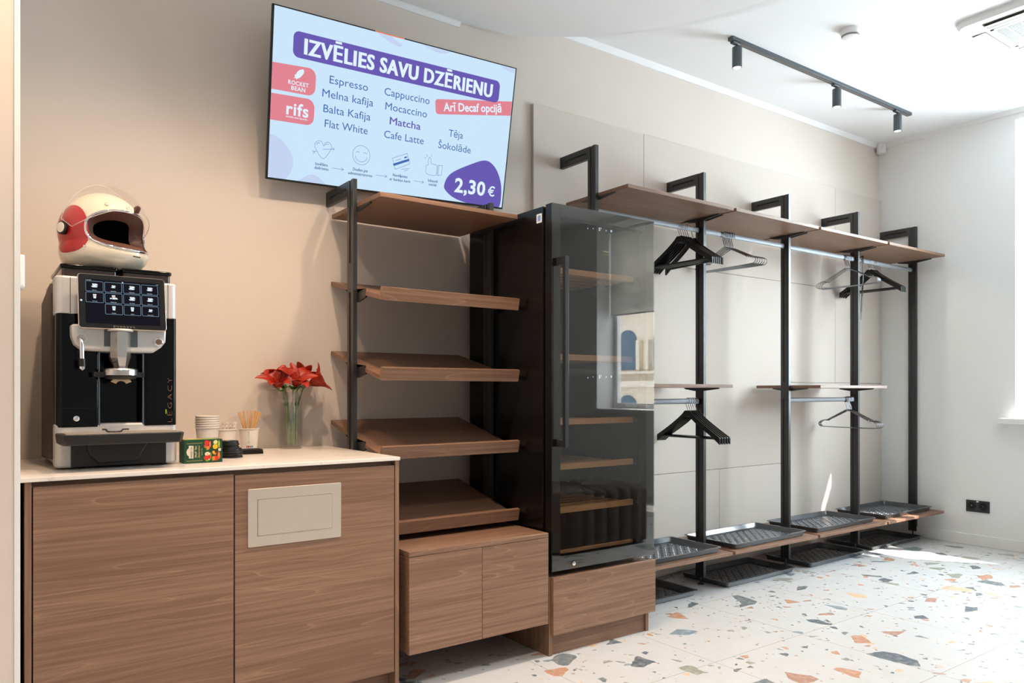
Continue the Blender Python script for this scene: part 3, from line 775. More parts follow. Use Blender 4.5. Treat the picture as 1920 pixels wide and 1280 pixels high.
# ---------------------------------------------------------------- hangers
def hook_path(z_rod, w=0.011):
    """from the hanger body (z=0) up and over a rail whose top is at z_rod; the rail lies along x at y=0"""
    r = 0.0125; zc = z_rod - 0.0105
    p = [(0, 0, -0.012), (0, 0, 0.012), (0, 0.002, 0.02), (0, r * 0.9, z_rod - 0.035), (0, r, zc)]
    for a in range(15, 196, 20): p.append((0, r * cos(RAD(a)), zc + (r - 0.0) * sin(RAD(a))))
    p.append((0, -r * 1.02, zc - 0.018))
    return spline([p[0], p[1], p[3], p[4]], 3)[:-1] + [Vector(q) for q in p[4:]]
def wood_hanger(name):
    t = thing(name, 'black wooden hanger', 'hanger', (0, 0, 0))
    L, Z = 0.223, 0.074
    top = lambda u: -0.138 * (max(0, abs(u) - 0.022) / (L - 0.022)) ** 0.86 if abs(u) > 0.022 else 0.0
    def sec(u):
        a = abs(u) / L; zt = top(u) + 0.006 * math.exp(-((a - 0.05) / 0.05) ** 2)
        th = 0.034 - 0.006 * a + (0.010 * max(0, a - 0.75) / 0.25)
        return zt, zt - th
    us = [(-1 + 2 * i / 44) * L for i in range(45)]
    poly = [(u, sec(u)[0]) for u in us] + [(u, sec(u)[1]) for u in us[::-1]]
    m = MB(); n_ = len(us)
    vs = []
    for u in us:
        a, b = sec(u); hw = 0.0062 + 0.0012 * (abs(u) / L) ** 3
        vs += [(-hw, u, b), (hw, u, b), (hw, u, a), (-hw, u, a)]
    fs = [(0, 1, 2, 3), tuple(4 * (n_ - 1) + k for k in (3, 2, 1, 0))]
    for i in range(n_ - 1):
        for k in range(4): fs.append((4 * i + k, 4 * i + (k + 1) % 4, 4 * i + 4 + (k + 1) % 4, 4 * i + 4 + k))
    m.add(vs, fs); m.build('shoulders', M['blackw'], t, local=True, bevel=0.003)
    z = sec(0.185)[1] + 0.004
    MB().cyl((0, -0.188, z), (0, 0.188, z), 0.0058, n=10).build('trouser_bar', M['blackw'], t, local=True)
    MB().tube(hook_path(Z), 0.0019, 8).build('hook', M['chrome'], t, local=True)
    return t
def wire_hanger(name):
    m = MB(); half = []
    for p in ((0, 0, 0), (0, 0.02, -0.006), (0, 0.10, -0.046), (0, 0.150, -0.071), (0, 0.158, -0.078), (0, 0.166, -0.073), (0, 0.195, -0.080), (0, 0.214, -0.091), (0, 0.219, -0.104), (0, 0.210, -0.116), (0, 0.195, -0.121), (0, 0.10, -0.123)):
        half.append(p)
    pts = spline(half, 4)
    full = pts + [Vector((0, -p.y, p.z)) for p in pts[::-1]]
    m.tube(full, 0.0024, 8, closed=True)
    m.tube(hook_path(0.088), 0.0026, 8)
    o = m.build(name, M['wire'], None, smooth=60)
    return tag(o, 'thin chromed wire hanger', 'hanger')
M['wire'] = plain('chromed wire', srgb(150, 154, 160), 0.2, metal=1.0)
RTOP, RTOP2 = 2.028, 1.0565
wh = wood_hanger('wooden_hanger'); mh = wire_hanger('wire_hanger')
used = {'w': False, 'm': False}
ORD = ['first', 'second', 'third', 'fourth', 'fifth', 'sixth', 'seventh']
def hang(kind, xs, rtop, where, group, yaws, dy=0.0):
    n_ = len(xs)
    for i, (x, rz) in enumerate(zip(xs, yaws)):
        word = ORD[i] + ' from the left' 
        lab = ('black wooden hanger, ' if kind == 'w' else 'thin wire hanger, ') + word + ' ' + where
        z = rtop - (0.074 if kind == 'w' else 0.088) + 0.002
        src = wh if kind == 'w' else mh
        if not used[kind]:
            o = src; o.location = (x, RY + dy, z); o.rotation_euler = (0, 0, RAD(rz)); used[kind] = True
            o['label'] = lab; o['group'] = group
        else:
            o = dup(src, (x, RY + dy, z), RAD(rz), lab, group)
hang('w', [3.225, 3.243, 3.261, 3.279, 3.297, 3.335], RTOP, 'on the upper rail behind the fridge', 'black hangers on the upper rail by the fridge', [2, 1.5, 1, 0.3, -0.3, -5])
hang('w', [3.290, 3.308, 3.326, 3.344, 3.362], RTOP2, 'on the lower rail beside the fridge', 'black hangers on the lower rail by the fridge', [1, 1.8, 2.5, 3.2, 4])
hang('w', [5.208, 5.228, 5.250, 5.274], RTOP, 'on the upper rail at the far end', 'black hangers on the upper rail at the far end', [1.5, 0.8, 0, -1])
hang('m', [3.610, 3.625, 3.640, 3.656, 3.671, 3.688], RTOP, 'on the upper rail above the empty bay', 'wire hangers on the upper rail in the second bay', [-1, 0.5, 2, 3.5, 5, 6.5])
hang('m', [4.903, 4.918, 4.934, 4.951], RTOP, 'on the upper rail above the short shelf', 'wire hangers on the upper rail in the third bay', [2, 0.8, -0.6, -2])
hang('m', [4.915, 4.928, 4.942, 4.956, 4.970], RTOP2, 'on the lower rail under the short shelf', 'wire hangers on the lower rail', [-2.5, -0.8, 1, 2.5, 4])
# black sleeves added on the rails for the shade at the wire hooks
for x, z in ((3.585, 2.013), (4.880, 2.013), (4.893, RZ2)):
    m = MB().ext([(RY + u * 1.15, z + v * 1.1) for u, v in prof], 'x', x - 0.012, x + 0.010)
    m.build('hook_shade_sleeve', M['blackp'], wd)
# long black shoehorn hanging by the fourth post
m = MB(); pts = spline([(5.094, RY + 0.012, 1.99), (5.094, RY + 0.014, 2.030), (5.094, RY + 0.006, 2.0375), (5.094, RY - 0.006, 2.0375), (5.094, RY - 0.015, 2.030), (5.094, RY - 0.016, 1.90), (5.090, RY - 0.010, 1.75), (5.086, RY - 0.004, 1.595)], 8)
m.tube(pts, [0.008] * (len(pts) - 4) + [0.005, 0.0045, 0.004, 0.0025], 8, flat=0.5)
tag(m.build('strap', M['blackw'], None), 'long narrow black strap hanging on the upper rail beside the fourth upright', 'strap')

# ---------------------------------------------------------------- boot trays
def tray_mesh(L, Wd, H=0.030):
    m = MB(); hl, hw = L / 2, Wd / 2
    def ring(x, y, r, z, n=5):
        return [(a, b, z) for a, b in rrect(-x, x, -y, y, r, n)]
    rings = [ring(hl - 0.020, hw - 0.020, 0.012, 0.0), ring(hl - 0.016, hw - 0.016, 0.014, 0.002), ring(hl - 0.008, hw - 0.008, 0.016, H - 0.004), ring(hl, hw, 0.018, H - 0.003), ring(hl, hw, 0.018, H),
             ring(hl - 0.011, hw - 0.011, 0.015, H), ring(hl - 0.024, hw - 0.024, 0.012, 0.006), ring(hl - 0.034, hw - 0.034, 0.010, 0.004)]
    n_ = len(rings[0]); vs = [p for r in rings for p in r]; fs = [tuple(range(n_))[::-1]]
    for i in range(len(rings) - 1):
        for k in range(n_): fs.append((i * n_ + k, i * n_ + (k + 1) % n_, (i + 1) * n_ + (k + 1) % n_, (i + 1) * n_ + k))
    fs.append(tuple(range((len(rings) - 1) * n_, len(rings) * n_)))
    m.add(vs, fs)
    # raised oval studs, alternately turned
    nx = int((L - 0.09) / 0.030); ny = int((Wd - 0.09) / 0.030)
    for i in range(nx):
        for j in range(ny):
            x = (i - (nx - 1) / 2) * 0.030; y = (j - (ny - 1) / 2) * 0.030; a, b = (0.0115, 0.0042) if (i + j) % 2 else (0.0042, 0.0115)
            ang = RAD(35)
            pb = [(x + a * cos(t) * cos(ang) - b * sin(t) * sin(ang), y + a * cos(t) * sin(ang) + b * sin(t) * cos(ang)) for t in [k * pi / 4 for k in range(8)]]
            pt = [(x + (p[0] - x) * 0.6, y + (p[1] - y) * 0.6) for p in pb]
            m.add([(p[0], p[1], 0.0038) for p in pb] + [(p[0], p[1], 0.0072) for p in pt], [tuple(range(8, 16))] + [(k, (k + 1) % 8, 8 + (k + 1) % 8, 8 + k) for k in range(8)])
    return m
trays = [
    (0.700, 0.372, (2.990, 2.848, 0.2225), 0.0, 'black boot tray on the low shelf right beside the wine fridge', 'boot trays on the low shelf'),
    (0.700, 0.372, (3.793, 2.848, 0.2225), 1.0, 'black boot tray on the low shelf, second from the wine fridge', 'boot trays on the low shelf'),
    (0.700, 0.372, (4.604, 2.858, 0.2225), 0.5, 'black boot tray on the low shelf, third from the wine fridge', 'boot trays on the low shelf'),
    (0.690, 0.372, (5.420, 2.872, 0.2225), 1.0, 'black boot tray on the low shelf at the sunlit far end', 'boot trays on the low shelf'),
    (0.600, 0.350, (2.900, 2.880, 0.0005), 0.0, 'black boot tray on the floor, partly hidden by the wine fridge plinth', 'boot trays on the floor'),
    (0.660, 0.350, (3.765, 2.882, 0.0005), 0.6, 'black boot tray on the floor, second from the wine fridge', 'boot trays on the floor'),
    (0.660, 0.350, (4.578, 2.890, 0.0005), 1.0, 'black boot tray on the floor, third from the wine fridge', 'boot trays on the floor'),
    (0.690, 0.350, (5.400, 2.925, 0.0005), 0.0, 'black boot tray on the floor nearest the socket wall', 'boot trays on the floor'),
]
for L, Wd, loc, rz, lab, grp in trays:
    o = tray_mesh(L, Wd).build('boot_tray', M['rub'], None, smooth=40)
    o.location = loc; o.rotation_euler = (0, 0, RAD(rz)); tag(o, lab, 'tray', grp)

# ---------------------------------------------------------------- coffee machine
MX0, MX1, MYF, MYB = 0.219, 0.560, 2.62, 3.06
cm = thing('coffee_machine', 'black and silver bean-to-cup coffee machine with a touch screen on the white worktop', 'coffee machine', (0.39, 2.84, ZT + 0.0005))
Z0 = ZT + 0.006
b = MB(); b.ext(rrect(MX0 + 0.008, MX1 - 0.008, MYF + 0.06, MYB, 0.02), 'z', Z0, 1.450)
b.build('rear_housing', M['silver'], cm, bevel=0.003)
for x0, x1 in ((MX0 - 0.004, MX0 + 0.010), (MX1 - 0.010, MX1 + 0.002)):
    b = MB(); b.ext([(MYF + 0.085, Z0 + 0.02), (MYB - 0.01, Z0 + 0.005), (MYB - 0.005, 1.40), (MYF + 0.14, 1.435), (MYF + 0.085, 1.40)], 'x', x0, x1)
    b.build('side_cover', M['bronze'], cm, bevel=0.004)
def band(z0, z1, xs=None):
    m = MB(); r = 0.022
    pl = [(MX0, MYF + 0.075), (MX0, MYF + r)] + [(MX0 + r - r * cos(RAD(a)), MYF + r - r * sin(RAD(a))) for a in range(10, 91, 16)] + [(MX1 - r + r * sin(RAD(a)), MYF + r - r * cos(RAD(a))) for a in range(0, 91, 16)] + [(MX1, MYF + 0.075)]
    m.ext(pl, 'z', z0, z1); return m
band(1.328, 1.446).build('upper_shroud', M['silver'], cm, bevel=0.006)
for x in (0.258, 0.531): MB().box(x - 0.0007, x + 0.0007, MYF - 0.0006, MYF + 0.001, 1.332, 1.442).build('shroud_seam', M['slot'], cm)
lowb = band(Z0, 1.000).build('lower_shroud', M['silver'], cm, bevel=0.006)
# gloss black front: two cheeks and a recessed middle
def cheek(x0, x1, z0, z1, rl, rr):
    m = MB(); y0 = MYF - 0.002
    pl = [(x0, MYF + 0.07)] + ([(x0 + rl - rl * cos(RAD(a)), y0 + rl - rl * sin(RAD(a))) for a in range(0, 91, 15)]) + ([(x1 - rr + rr * sin(RAD(a)), y0 + rr - rr * cos(RAD(a))) for a in range(0, 91, 15)]) + [(x1, MYF + 0.07)]
    m.ext(pl, 'z', z0, z1); return m
cl = cheek(MX0 + 0.003, 0.334, 0.990, 1.333, 0.02, 0.008).build('front_cheek', M['blackg'], cm, bevel=0.0015)
cr = cheek(0.458, MX1 - 0.003, 0.990, 1.333, 0.008, 0.014).build('front_cheek', M['blackg'], cm, bevel=0.0015)
MB().box(0.332, 0.460, MYF + 0.048, MYF + 0.0595, 0.990, 1.333).build('recess_back', M['blackg'], cm)
b = MB(); b.box(0.226, 0.3345, MYF - 0.0026, MYF - 0.0018, 1.0475, 1.0486); b.box(0.226, 0.3345, MYF - 0.0026, MYF - 0.0018, 1.221, 1.2221)
b.build('seam_line', M['slot'], cl)
for x in (0.3355, 0.4585):
    MB().tube([(x, MYF + 0.004, 0.992), (x, MYF + 0.004, 1.25)], 0.0042, 12).build('edge_strip', plain('polished dark strip', srgb(120, 128, 140), 0.1, metal=1.0), cm)
lx, _, lz = at(143, 784.5, MYF)
m = MB(); m.lathe([(0.0082, 0), (0.0082, 0.003), (0.0062, 0.0042), (0.0035, 0.0042), (0.003, 0.0034), (0, 0.0034)], (0, 0, 0), 24); m.v = [(lx + v[0], MYF - 0.002 - v[2], lz + v[1]) for v in m.v]
m.build('lock', M['chrome'], cl)
# upright lettering along the right cheek
Tl = lambda u, v: (0.5425 - v, MYF - 0.0024, 1.000 + u)
b = MB().text('LĒGACY', 0.0135, Tl, 0.0, -0.0, 'LEFT', bold=-0.0003, width=0.142, space=1.35)
b.build('lettering', plain('bronze print', srgb(128, 98, 76), 0.4, metal=0.4), cr, fix=False)
b = MB().flat([(0.027, 0.0185), (0.041, 0.0185), (0.041, 0.0215), (0.027, 0.0215)], lambda u, v: (0.5425 - v + 0.002, MYF - 0.0026, 1.000 + u))
b.build('accent_mark', plain('green print', srgb(150, 180, 40), 0.5), cr, fix=False)
# silver head under the screen with wand socket and button
HY = 2.565
hp = [at(*q, HY)[::2] for q in ((134, 607), (222, 607), (312, 617), (311, 641), (303, 651), (288, 661), (222, 660), (156, 656), (141, 645), (135, 630))]
b = MB(); b.ext(hp, 'y', HY, MYF + 0.06)
hd = b.build('brew_head', M['silver'], cm, bevel=0.006)
b = MB(); a0, a1 = at(195, 617, HY), at(258, 651, HY)
b.box(a0[0], a1[0], HY - 0.0008, HY + 0.01, a1[2], a0[2]); b.build('head_recess', plain('grey recess', srgb(86, 90, 94), 0.3), hd)
def disc_y(px, py, r, Y, prof):
    x, _, z = at(px, py, Y); m = MB(); m.lathe(prof, (0, 0, 0), 28); m.v = [(x + v[0], Y - v[2], z + v[1]) for v in m.v]; return m
disc_y(152, 634, 0, HY, [(0.0165, -0.002), (0.0165, 0.002), (0.012, 0.0035), (0.0095, 0.002), (0.008, -0.001), (0, -0.001)]).build('wand_socket', M['silver'], hd)
disc_y(297, 641, 0, HY, [(0.0135, -0.002), (0.0135, 0.002), (0.0105, 0.0035), (0.009, 0.003)]).build('button_ring', M['chrome'], hd)
disc_y(297, 641, 0, HY, [(0.0090, 0.003), (0.004, 0.0036), (0, 0.0036)]).build('button', plain('bronze button', srgb(150, 118, 96), 0.35, metal=0.7), hd)
# the two small lamps under the screen that light the cups
for dx in (-0.045, 0.045):
    light('cup_lamp', 'POINT', (at(227, 640, 2.545)[0] + dx, 2.553, 1.3115), 0.055, (1.0, 0.97, 0.92), shadow_soft_size=0.004)
# steam wand
pw = [at(151, 634, HY - 0.0), at(152, 636, HY - 0.016), at(153, 642, HY - 0.026), at(153.5, 652, HY - 0.029), at(154, 673, HY - 0.03)]
wn = MB().tube(spline(pw, 6), 0.0062, 14).build('steam_wand', M['chrome'], cm)
q0, q1, q2 = at(154, 672, HY - 0.03), at(154.3, 687, HY - 0.03), at(154.5, 694, HY - 0.03)
MB().cyl(q0, q1, 0.0082, n=18).build('wand_grip', M['blackp'], wn, bevel=0.0008)
MB().tube([q1, tuple(Vector(q1).lerp(Vector(q2), 0.6)), q2], [0.0078, 0.0072, 0.002], 16).build('wand_tip', M['chrome'], wn)
# outlet: faceted column, slanting foot, round cup warmer plate with a pale crescent below
OY = 2.545
cc = at(227, 640, OY); cx = cc[0]
b = MB()
def octo(w, dpt, z, cxx=None, cyy=OY, k=0.45):
    x = cxx if cxx is not None else cx
    return [(x - w, cyy + dpt * 0.2, z), (x - w, cyy + dpt, z), (x + w, cyy + dpt, z), (x + w, cyy + dpt * 0.2, z), (x + w * k, cyy - dpt * 0.4, z), (x - w * k, cyy - dpt * 0.4, z)]
za, zb_, zc2 = at(227, 622, OY)[2], at(227, 671, OY)[2], at(227, 691, OY)[2]
secs = [octo(0.0275, 0.045, za), octo(0.0275, 0.045, zb_ + 0.004), octo(0.0265, 0.043, zb_), octo(0.0165, 0.034, zc2, cx + 0.003, OY + 0.01)]
vs = [p for q in secs for p in q]; fs = [tuple(range(6))[::-1], tuple(range(18, 24))]
for i in range(3):
    for k in range(6): fs.append((i * 6 + k, i * 6 + (k + 1) % 6, i * 6 + 6 + (k + 1) % 6, i * 6 + 6 + k))
b.add(vs, fs)
sp = b.build('spout', plain('satin metal outlet', srgb(190, 186, 182), 0.22, metal=0.9), cm, smooth=0, bevel=0.001)
b = MB(); x, _, z = at(227.5, 619, OY); b.lathe([(0, 0), (0.034, 0), (0.036, 0.003), (0.034, 0.0075), (0, 0.0075)], (x, OY + 0.02, z - 0.003), 28)
b.build('spout_collar', M['silver'], sp)
x, _, z = at(229, 704, OY)
b = MB(); b.lathe([(0, 0), (0.046, 0), (0.0485, 0.0015), (0.0485, 0.0175), (0.046, 0.021), (0.02, 0.0245), (0, 0.0245)], (x, OY + 0.03, z), 40)
b.build('outlet_plate', plain('turned steel', srgb(200, 196, 192), 0.25, metal=1.0), sp)
b = MB(); b.lathe([(0, 0), (0.040, 0), (0.046, -0.001), (0.040, -0.010), (0, -0.012)], (x, OY + 0.03, z - 0.0005), 32); b.box(x - 0.072, x - 0.04, OY + 0.02, OY + 0.06, z - 0.004, z + 0.011); b.box(x + 0.04, x + 0.066, OY + 0.02, OY + 0.06, z - 0.004, z + 0.011); b.box(x - 0.06, x + 0.06, OY + 0.055, MYF + 0.064, z - 0.004, z + 0.010)
b.build('outlet_carrier', M['blackp'], sp)
b = MB(); x2, _, z2 = at(229.5, 722, OY + 0.0)
ar = [(0.031 * cos(RAD(a)), 0.026 * sin(RAD(a))) for a in range(25, 156, 10)] + [(0.014 * cos(RAD(a)), 0.009 + 0.010 * sin(RAD(a)) - 0.006) for a in range(170, 9, -16)]
b.ext([(x2 + u, z2 + v) for u, v in ar], 'y', OY + 0.018, OY + 0.030)
b.build('crescent_lip', plain('pale beige plastic', srgb(206, 176, 140), 0.4), sp)
# drip tray, grille, drawer
TY = 2.490
b = MB(); pl = [(0.222, TY + 0.012), (0.230, TY), (0.546, TY), (0.554, TY + 0.012), (0.556, MYF + 0.01), (0.219, MYF + 0.01)]
zt0, zt1 = 0.9415, 0.9735
sm = [(0.390 + (u - 0.390) * 0.975, v + 0.010) for u, v in pl]
n_ = len(pl); b.add([(u, v, zt0) for u, v in sm] + [(u, v, zt1) for u, v in pl], [tuple(range(n_))[::-1], tuple(range(n_, 2 * n_))] + [(i, (i + 1) % n_, n_ + (i + 1) % n_, n_ + i) for i in range(n_)])
dt = b.build('drip_tray', M['blackp'], cm, bevel=0.004)
b = MB(); b.box(0.236, 0.540, TY + 0.010, MYF + 0.008, zt1, zt1 + 0.0018)
for k in range(22): b.box(0.242 + k * 0.0137, 0.248 + k * 0.0137, TY + 0.02, MYF - 0.004, zt1 + 0.0018, zt1 + 0.0026)
b.build('tray_grille', M['steel'], dt)
zq = zt1 + 0.0045
m = MB().tube(spline([(0.332, TY + 0.045, zq + 0.007), (0.342, TY + 0.045, zq + 0.0065), (0.349, TY + 0.045, zq), (0.380, TY + 0.045, zq), (0.388, TY + 0.045, zq + 0.006), (0.404, TY + 0.045, zq + 0.0065)], 5), 0.0024, 8)
m.build('cup_rest', M['blackp'], dt)
db = MB().ext(rrect(0.2595, 0.5240, Z0 + 0.001, 0.9405, 0.003), 'y', MYF - 0.010, MYF + 0.02).build('grounds_drawer', M['blackp'], cm, bevel=0.002)
b = MB(); zz = 0.9405
fr_ = [(0.298, zz), (0.470, zz), (0.452, zz - 0.030), (0.440, zz - 0.058), (0.330, zz - 0.062), (0.305, zz - 0.034)]
b.ext(fr_, 'y', MYF - 0.026, MYF - 0.010); b.build('drawer_grip', M['blackp'], db, bevel=0.004)
for x in (MX0 + 0.04, MX1 - 0.04):
    for y in (MYF + 0.035, MYB - 0.05): MB().cyl((x, y, ZT + 0.0006), (x, y, Z0 + 0.002), 0.016, n=16).build('foot', M['blackp'], cm)
# bean hoppers with smoked lids
for x0, x1, yb2 in ((0.236, 0.395, 2.98), (0.403, 0.552, 2.98)):
    b = MB(); b.ext(rrect(x0 + 0.004, x1 - 0.004, MYF + 0.045, yb2, 0.012), 'z', 1.450, 1.476)
    hp_ = b.build('bean_hopper', plain('smoked hopper', srgb(46, 36, 32), 0.15, coat=0.3), cm, bevel=0.002)
    MB().ext(rrect(x0, x1, MYF + 0.040, yb2 + 0.005, 0.014), 'z', 1.476, 1.488).build('hopper_lid', M['blackg'], hp_, bevel=0.003)
# touch screen leaning back
pTL, pBR = Vector(at(145, 513, 2.575)), Vector(at(147.3, 612.5, 2.545))
SW = at(313, 617.5, 2.545)[0] - at(147.3, 612.5, 2.545)[0]
so = Vector((at(147.3, 613, 2.545)[0], 2.545, at(147.3, 614, 2.545)[2]))
sup = Vector((0, 0.034, 0.166)); SH = sup.length; sup.normalize(); snn = Vector((1, 0, 0)).cross(sup)
if snn.y > 0: snn = -snn
def TS(d): return lambda u, v: tuple(so + Vector((1, 0, 0)) * u + sup * v + snn * d)
ts = MB().prism(rrect(0, SW, 0, SH, 0.010), TS(-0.016), TS(0.0)).build('touch_screen', plain('pale bronze frame', srgb(206, 192, 180), 0.25, metal=0.8), cm, bevel=0.002)
MB().prism(rrect(0.0018, SW - 0.0018, 0.0018, SH - 0.0018, 0.0085), TS(-0.002), TS(0.0006)).build('glass_front', plain('screen black', srgb(22, 21, 22), 0.12), ts)
b = MB(); k1 = SW / 0.2385
tx = lambda px, py: None
b.mat(0).flat([(0.019 * k1, 0.016), (SW - 0.018 * k1, 0.016), (SW - 0.018 * k1, SH - 0.017), (0.019 * k1, SH - 0.017)], TS(0.0009))
cw, chh = 0.0465 * k1, 0.0315
def tile(c, r):
    return 0.0205 * k1 + c * 0.0500 * k1, SH - 0.0235 - (r + 1) * 0.0345 + 0.003
names = [['Espresso', 'Melna kafija', 'Cappuccino', 'Balta kafija'], ['Cafe Latte', 'Matcha Latte', 'Flat White', 'Mocaccino'], [None, 'Šokolāde', 'Matcha', 'Karsts ūdens']]
kinds = [['c', 'e', 'c', 'c'], ['g', 'm', 'c', 'c'], [None, 't', 't', 'e']]
for r in range(3):
    for c in range(4):
        if not names[r][c]: continue
        x, z = tile(c, r)
        outer = rrect(x, x + cw, z, z + chh, 0.003, 3); inner = rrect(x + 0.0006, x + cw - 0.0006, z + 0.0006, z + chh - 0.0006, 0.0025, 3)
        T2 = TS(0.0012); n_ = len(outer)
        b.mat(1).add([T2(*p) for p in outer] + [T2(*p) for p in inner], [(i, (i + 1) % n_, n_ + (i + 1) % n_, n_ + i) for i in range(n_)])
        mx, mz = x + cw / 2, z + chh * 0.58
        k = kinds[r][c]
        b.mat(2)
        if k in 'ce':
            q = 1.0 if k == 'c' else 0.72
            b.flat([(mx - 0.006 * q, mz + 0.006 * q), (mx - 0.005 * q, mz - 0.001 * q), (mx - 0.003 * q, mz - 0.003 * q), (mx + 0.003 * q, mz - 0.003 * q), (mx + 0.005 * q, mz - 0.001 * q), (mx + 0.006 * q, mz + 0.006 * q)], T2)
            b.flat([(mx - 0.009 * q, mz - 0.002), (mx - 0.006 * q, mz - 0.0058 * q), (mx + 0.006 * q, mz - 0.0058 * q), (mx + 0.009 * q, mz - 0.002)], T2)
            b.flat([(mx + 0.005 * q, mz + 0.005 * q), (mx + 0.009 * q, mz + 0.004 * q), (mx + 0.008 * q, mz), (mx + 0.005 * q, mz)], T2)
            b.mat(3).flat([(mx - 0.003 * q, mz + 0.0045 * q), (mx + 0.003 * q, mz + 0.0045 * q), (mx + 0.003 * q, mz + 0.0056 * q), (mx - 0.003 * q, mz + 0.0056 * q)], TS(0.0014))
        else:
            b.flat([(mx - 0.0048, mz + 0.0075), (mx - 0.0032, mz - 0.0055), (mx + 0.0032, mz - 0.0055), (mx + 0.0048, mz + 0.0075)], T2)
            b.mat(3 if k != 't' else 1).flat([(mx - 0.0045, mz + 0.001), (mx + 0.0045, mz + 0.001), (mx + 0.0047, mz + 0.003), (mx - 0.0047, mz + 0.003)], TS(0.0014))
            if k == 'm': b.mat(2).flat([(mx + 0.003, mz - 0.005), (mx + 0.011, mz - 0.005), (mx + 0.010, mz - 0.001), (mx + 0.005, mz + 0.001)], T2); b.flat([(mx - 0.010, mz - 0.005), (mx - 0.005, mz - 0.005), (mx - 0.005, mz - 0.001), (mx - 0.010, mz - 0.001)], T2)
        b.mat(2).text(names[r][c], 0.0022, T2, mx, z + 0.0028, bold=0.0)
b.mat(2).text('21 Jul 2025', 0.0024, TS(0.0012), 0.0205 * k1, SH - 0.0215, 'LEFT'); b.text('11:30', 0.0024, TS(0.0012), SW - 0.020 * k1, SH - 0.0215, 'RIGHT')
b.flat([(SW / 2 - 0.002, SH - 0.020), (SW / 2 + 0.002, SH - 0.020), (SW / 2 + 0.002, SH - 0.0235), (SW / 2 - 0.002, SH - 0.0235)], TS(0.0012))
b.mat(2).flat([(0.0085 + 0.003 * cos(a * pi / 6), SH / 2 + 0.003 * sin(a * pi / 6)) for a in range(12)], TS(0.0012))
b.mat(4).text('EVERSYS', 0.0052, TS(0.0012), SW / 2 + 0.001, 0.0052, width=0.058, space=1.1)
b.build('display_print', [emit('screen glow', srgb(26, 26, 32), 1.0), emit('tile outline', srgb(170, 205, 235), 1.0), emit('icon white', srgb(225, 238, 245), 1.0), emit('icon brown', srgb(196, 128, 84), 1.0), plain('logo print', srgb(140, 124, 108), 0.4, metal=0.5)], ts, fix=False)

# ---------------------------------------------------------------- motorcycle helmet
hc = Vector((0.3665, 2.80, 1.6140)); HF = Vector((cos(RAD(-58)), sin(RAD(-58)), 0)); HS = Vector((-HF.y, HF.x, 0)); HZ = Vector((0, 0, 1))   # HS: wearer's left; -HS faces the camera's left
hl = thing('motorcycle_helmet', 'cream full-face helmet with red side disc and raised clear visor on the coffee machine', 'helmet', (hc.x, hc.y, 1.4885))
ZBOT = 1.4890
RA, RB_, RC = 0.138, 0.121, 0.132
def hpt(d, k=1.0, chin=True):
    """surface point for unit direction d = (front, left, up)"""
    f, s_, z = d
    p = Vector((f * RA, s_ * RB_, z * RC))
    if chin and f > 0 and z < -0.05:
        w_ = min(1, (-z - 0.05) / 0.55)
        p.x += 0.026 * w_ * max(0, f) ** 0.5; 
    if z < -0.3:   # straighter lower walls
        w_ = (-z - 0.3) / 0.7
        rr = math.hypot(p.x, p.y); 
        if rr > 1e-5:
            tgt = rr + w_ * 0.05; p.x *= tgt / rr; p.y *= tgt / rr
    p *= k
    q = hc + HF * p.x + HS * p.y + HZ * p.z
    if q.z < ZBOT: q.z = ZBOT
    return q
def edge_dir(phi):
    c, s2 = cos(phi), sin(phi)
    e1, e2 = 0.90, (0.47 if s2 > 0 else 0.49)
    n_ = 2.7
    rr = (abs(c / e1) ** n_ + abs(s2 / e2) ** n_) ** (-1 / n_)
    a, b2 = rr * c, rr * s2 - 0.02
    # upper corners rounder, lower rim nearly straight
    return Vector((math.sqrt(max(0.0, 1 - a * a - b2 * b2)), a, b2)).normalized()
NP, NT = 72, 30
def shell(u, v):
    phi = 2 * pi * u; d0 = edge_dir(phi)
    th0 = math.acos(max(-1, min(1, d0.x))); tdir = Vector((0, d0.y, d0.z)).normalized()
    th = th0 + (pi - 0.02 - th0) * v
    return hpt((cos(th), sin(th) * tdir.y, sin(th) * tdir.z))
MB().grid(shell, NP, NT, cu=True).build('shell', M['cream'], hl, smooth=60)
rimp = [hpt(edge_dir(2 * pi * i / NP)) for i in range(NP)]
MB().tube(rimp, 0.0042, 8, closed=True).build('chrome_trim', M['chrome'], hl, smooth=60)
def lin(u, v):
    d0 = edge_dir(2 * pi * u); k = 1.0 - 0.015 - 0.30 * v
    return hpt((d0.x, d0.y * (1 - 0.10 * v), d0.z * (1 - 0.16 * v)), k, True)
MB().grid(lin, NP, 6, cu=True).build('lining', M['leather'], hl, smooth=60)
def inner(u, v):
    d0 = edge_dir(2 * pi * u); th0 = math.acos(max(-1, min(1, d0.x))); td = Vector((0, d0.y, d0.z)).normalized()
    th = th0 * 0.98 + (pi - 0.02 - th0) * v
    return hpt((cos(th), sin(th) * td.y, sin(th) * td.z), 0.80, True)
MB().grid(inner, NP, 16, cu=True).build('inner_cap', M['dark'], hl, smooth=60)
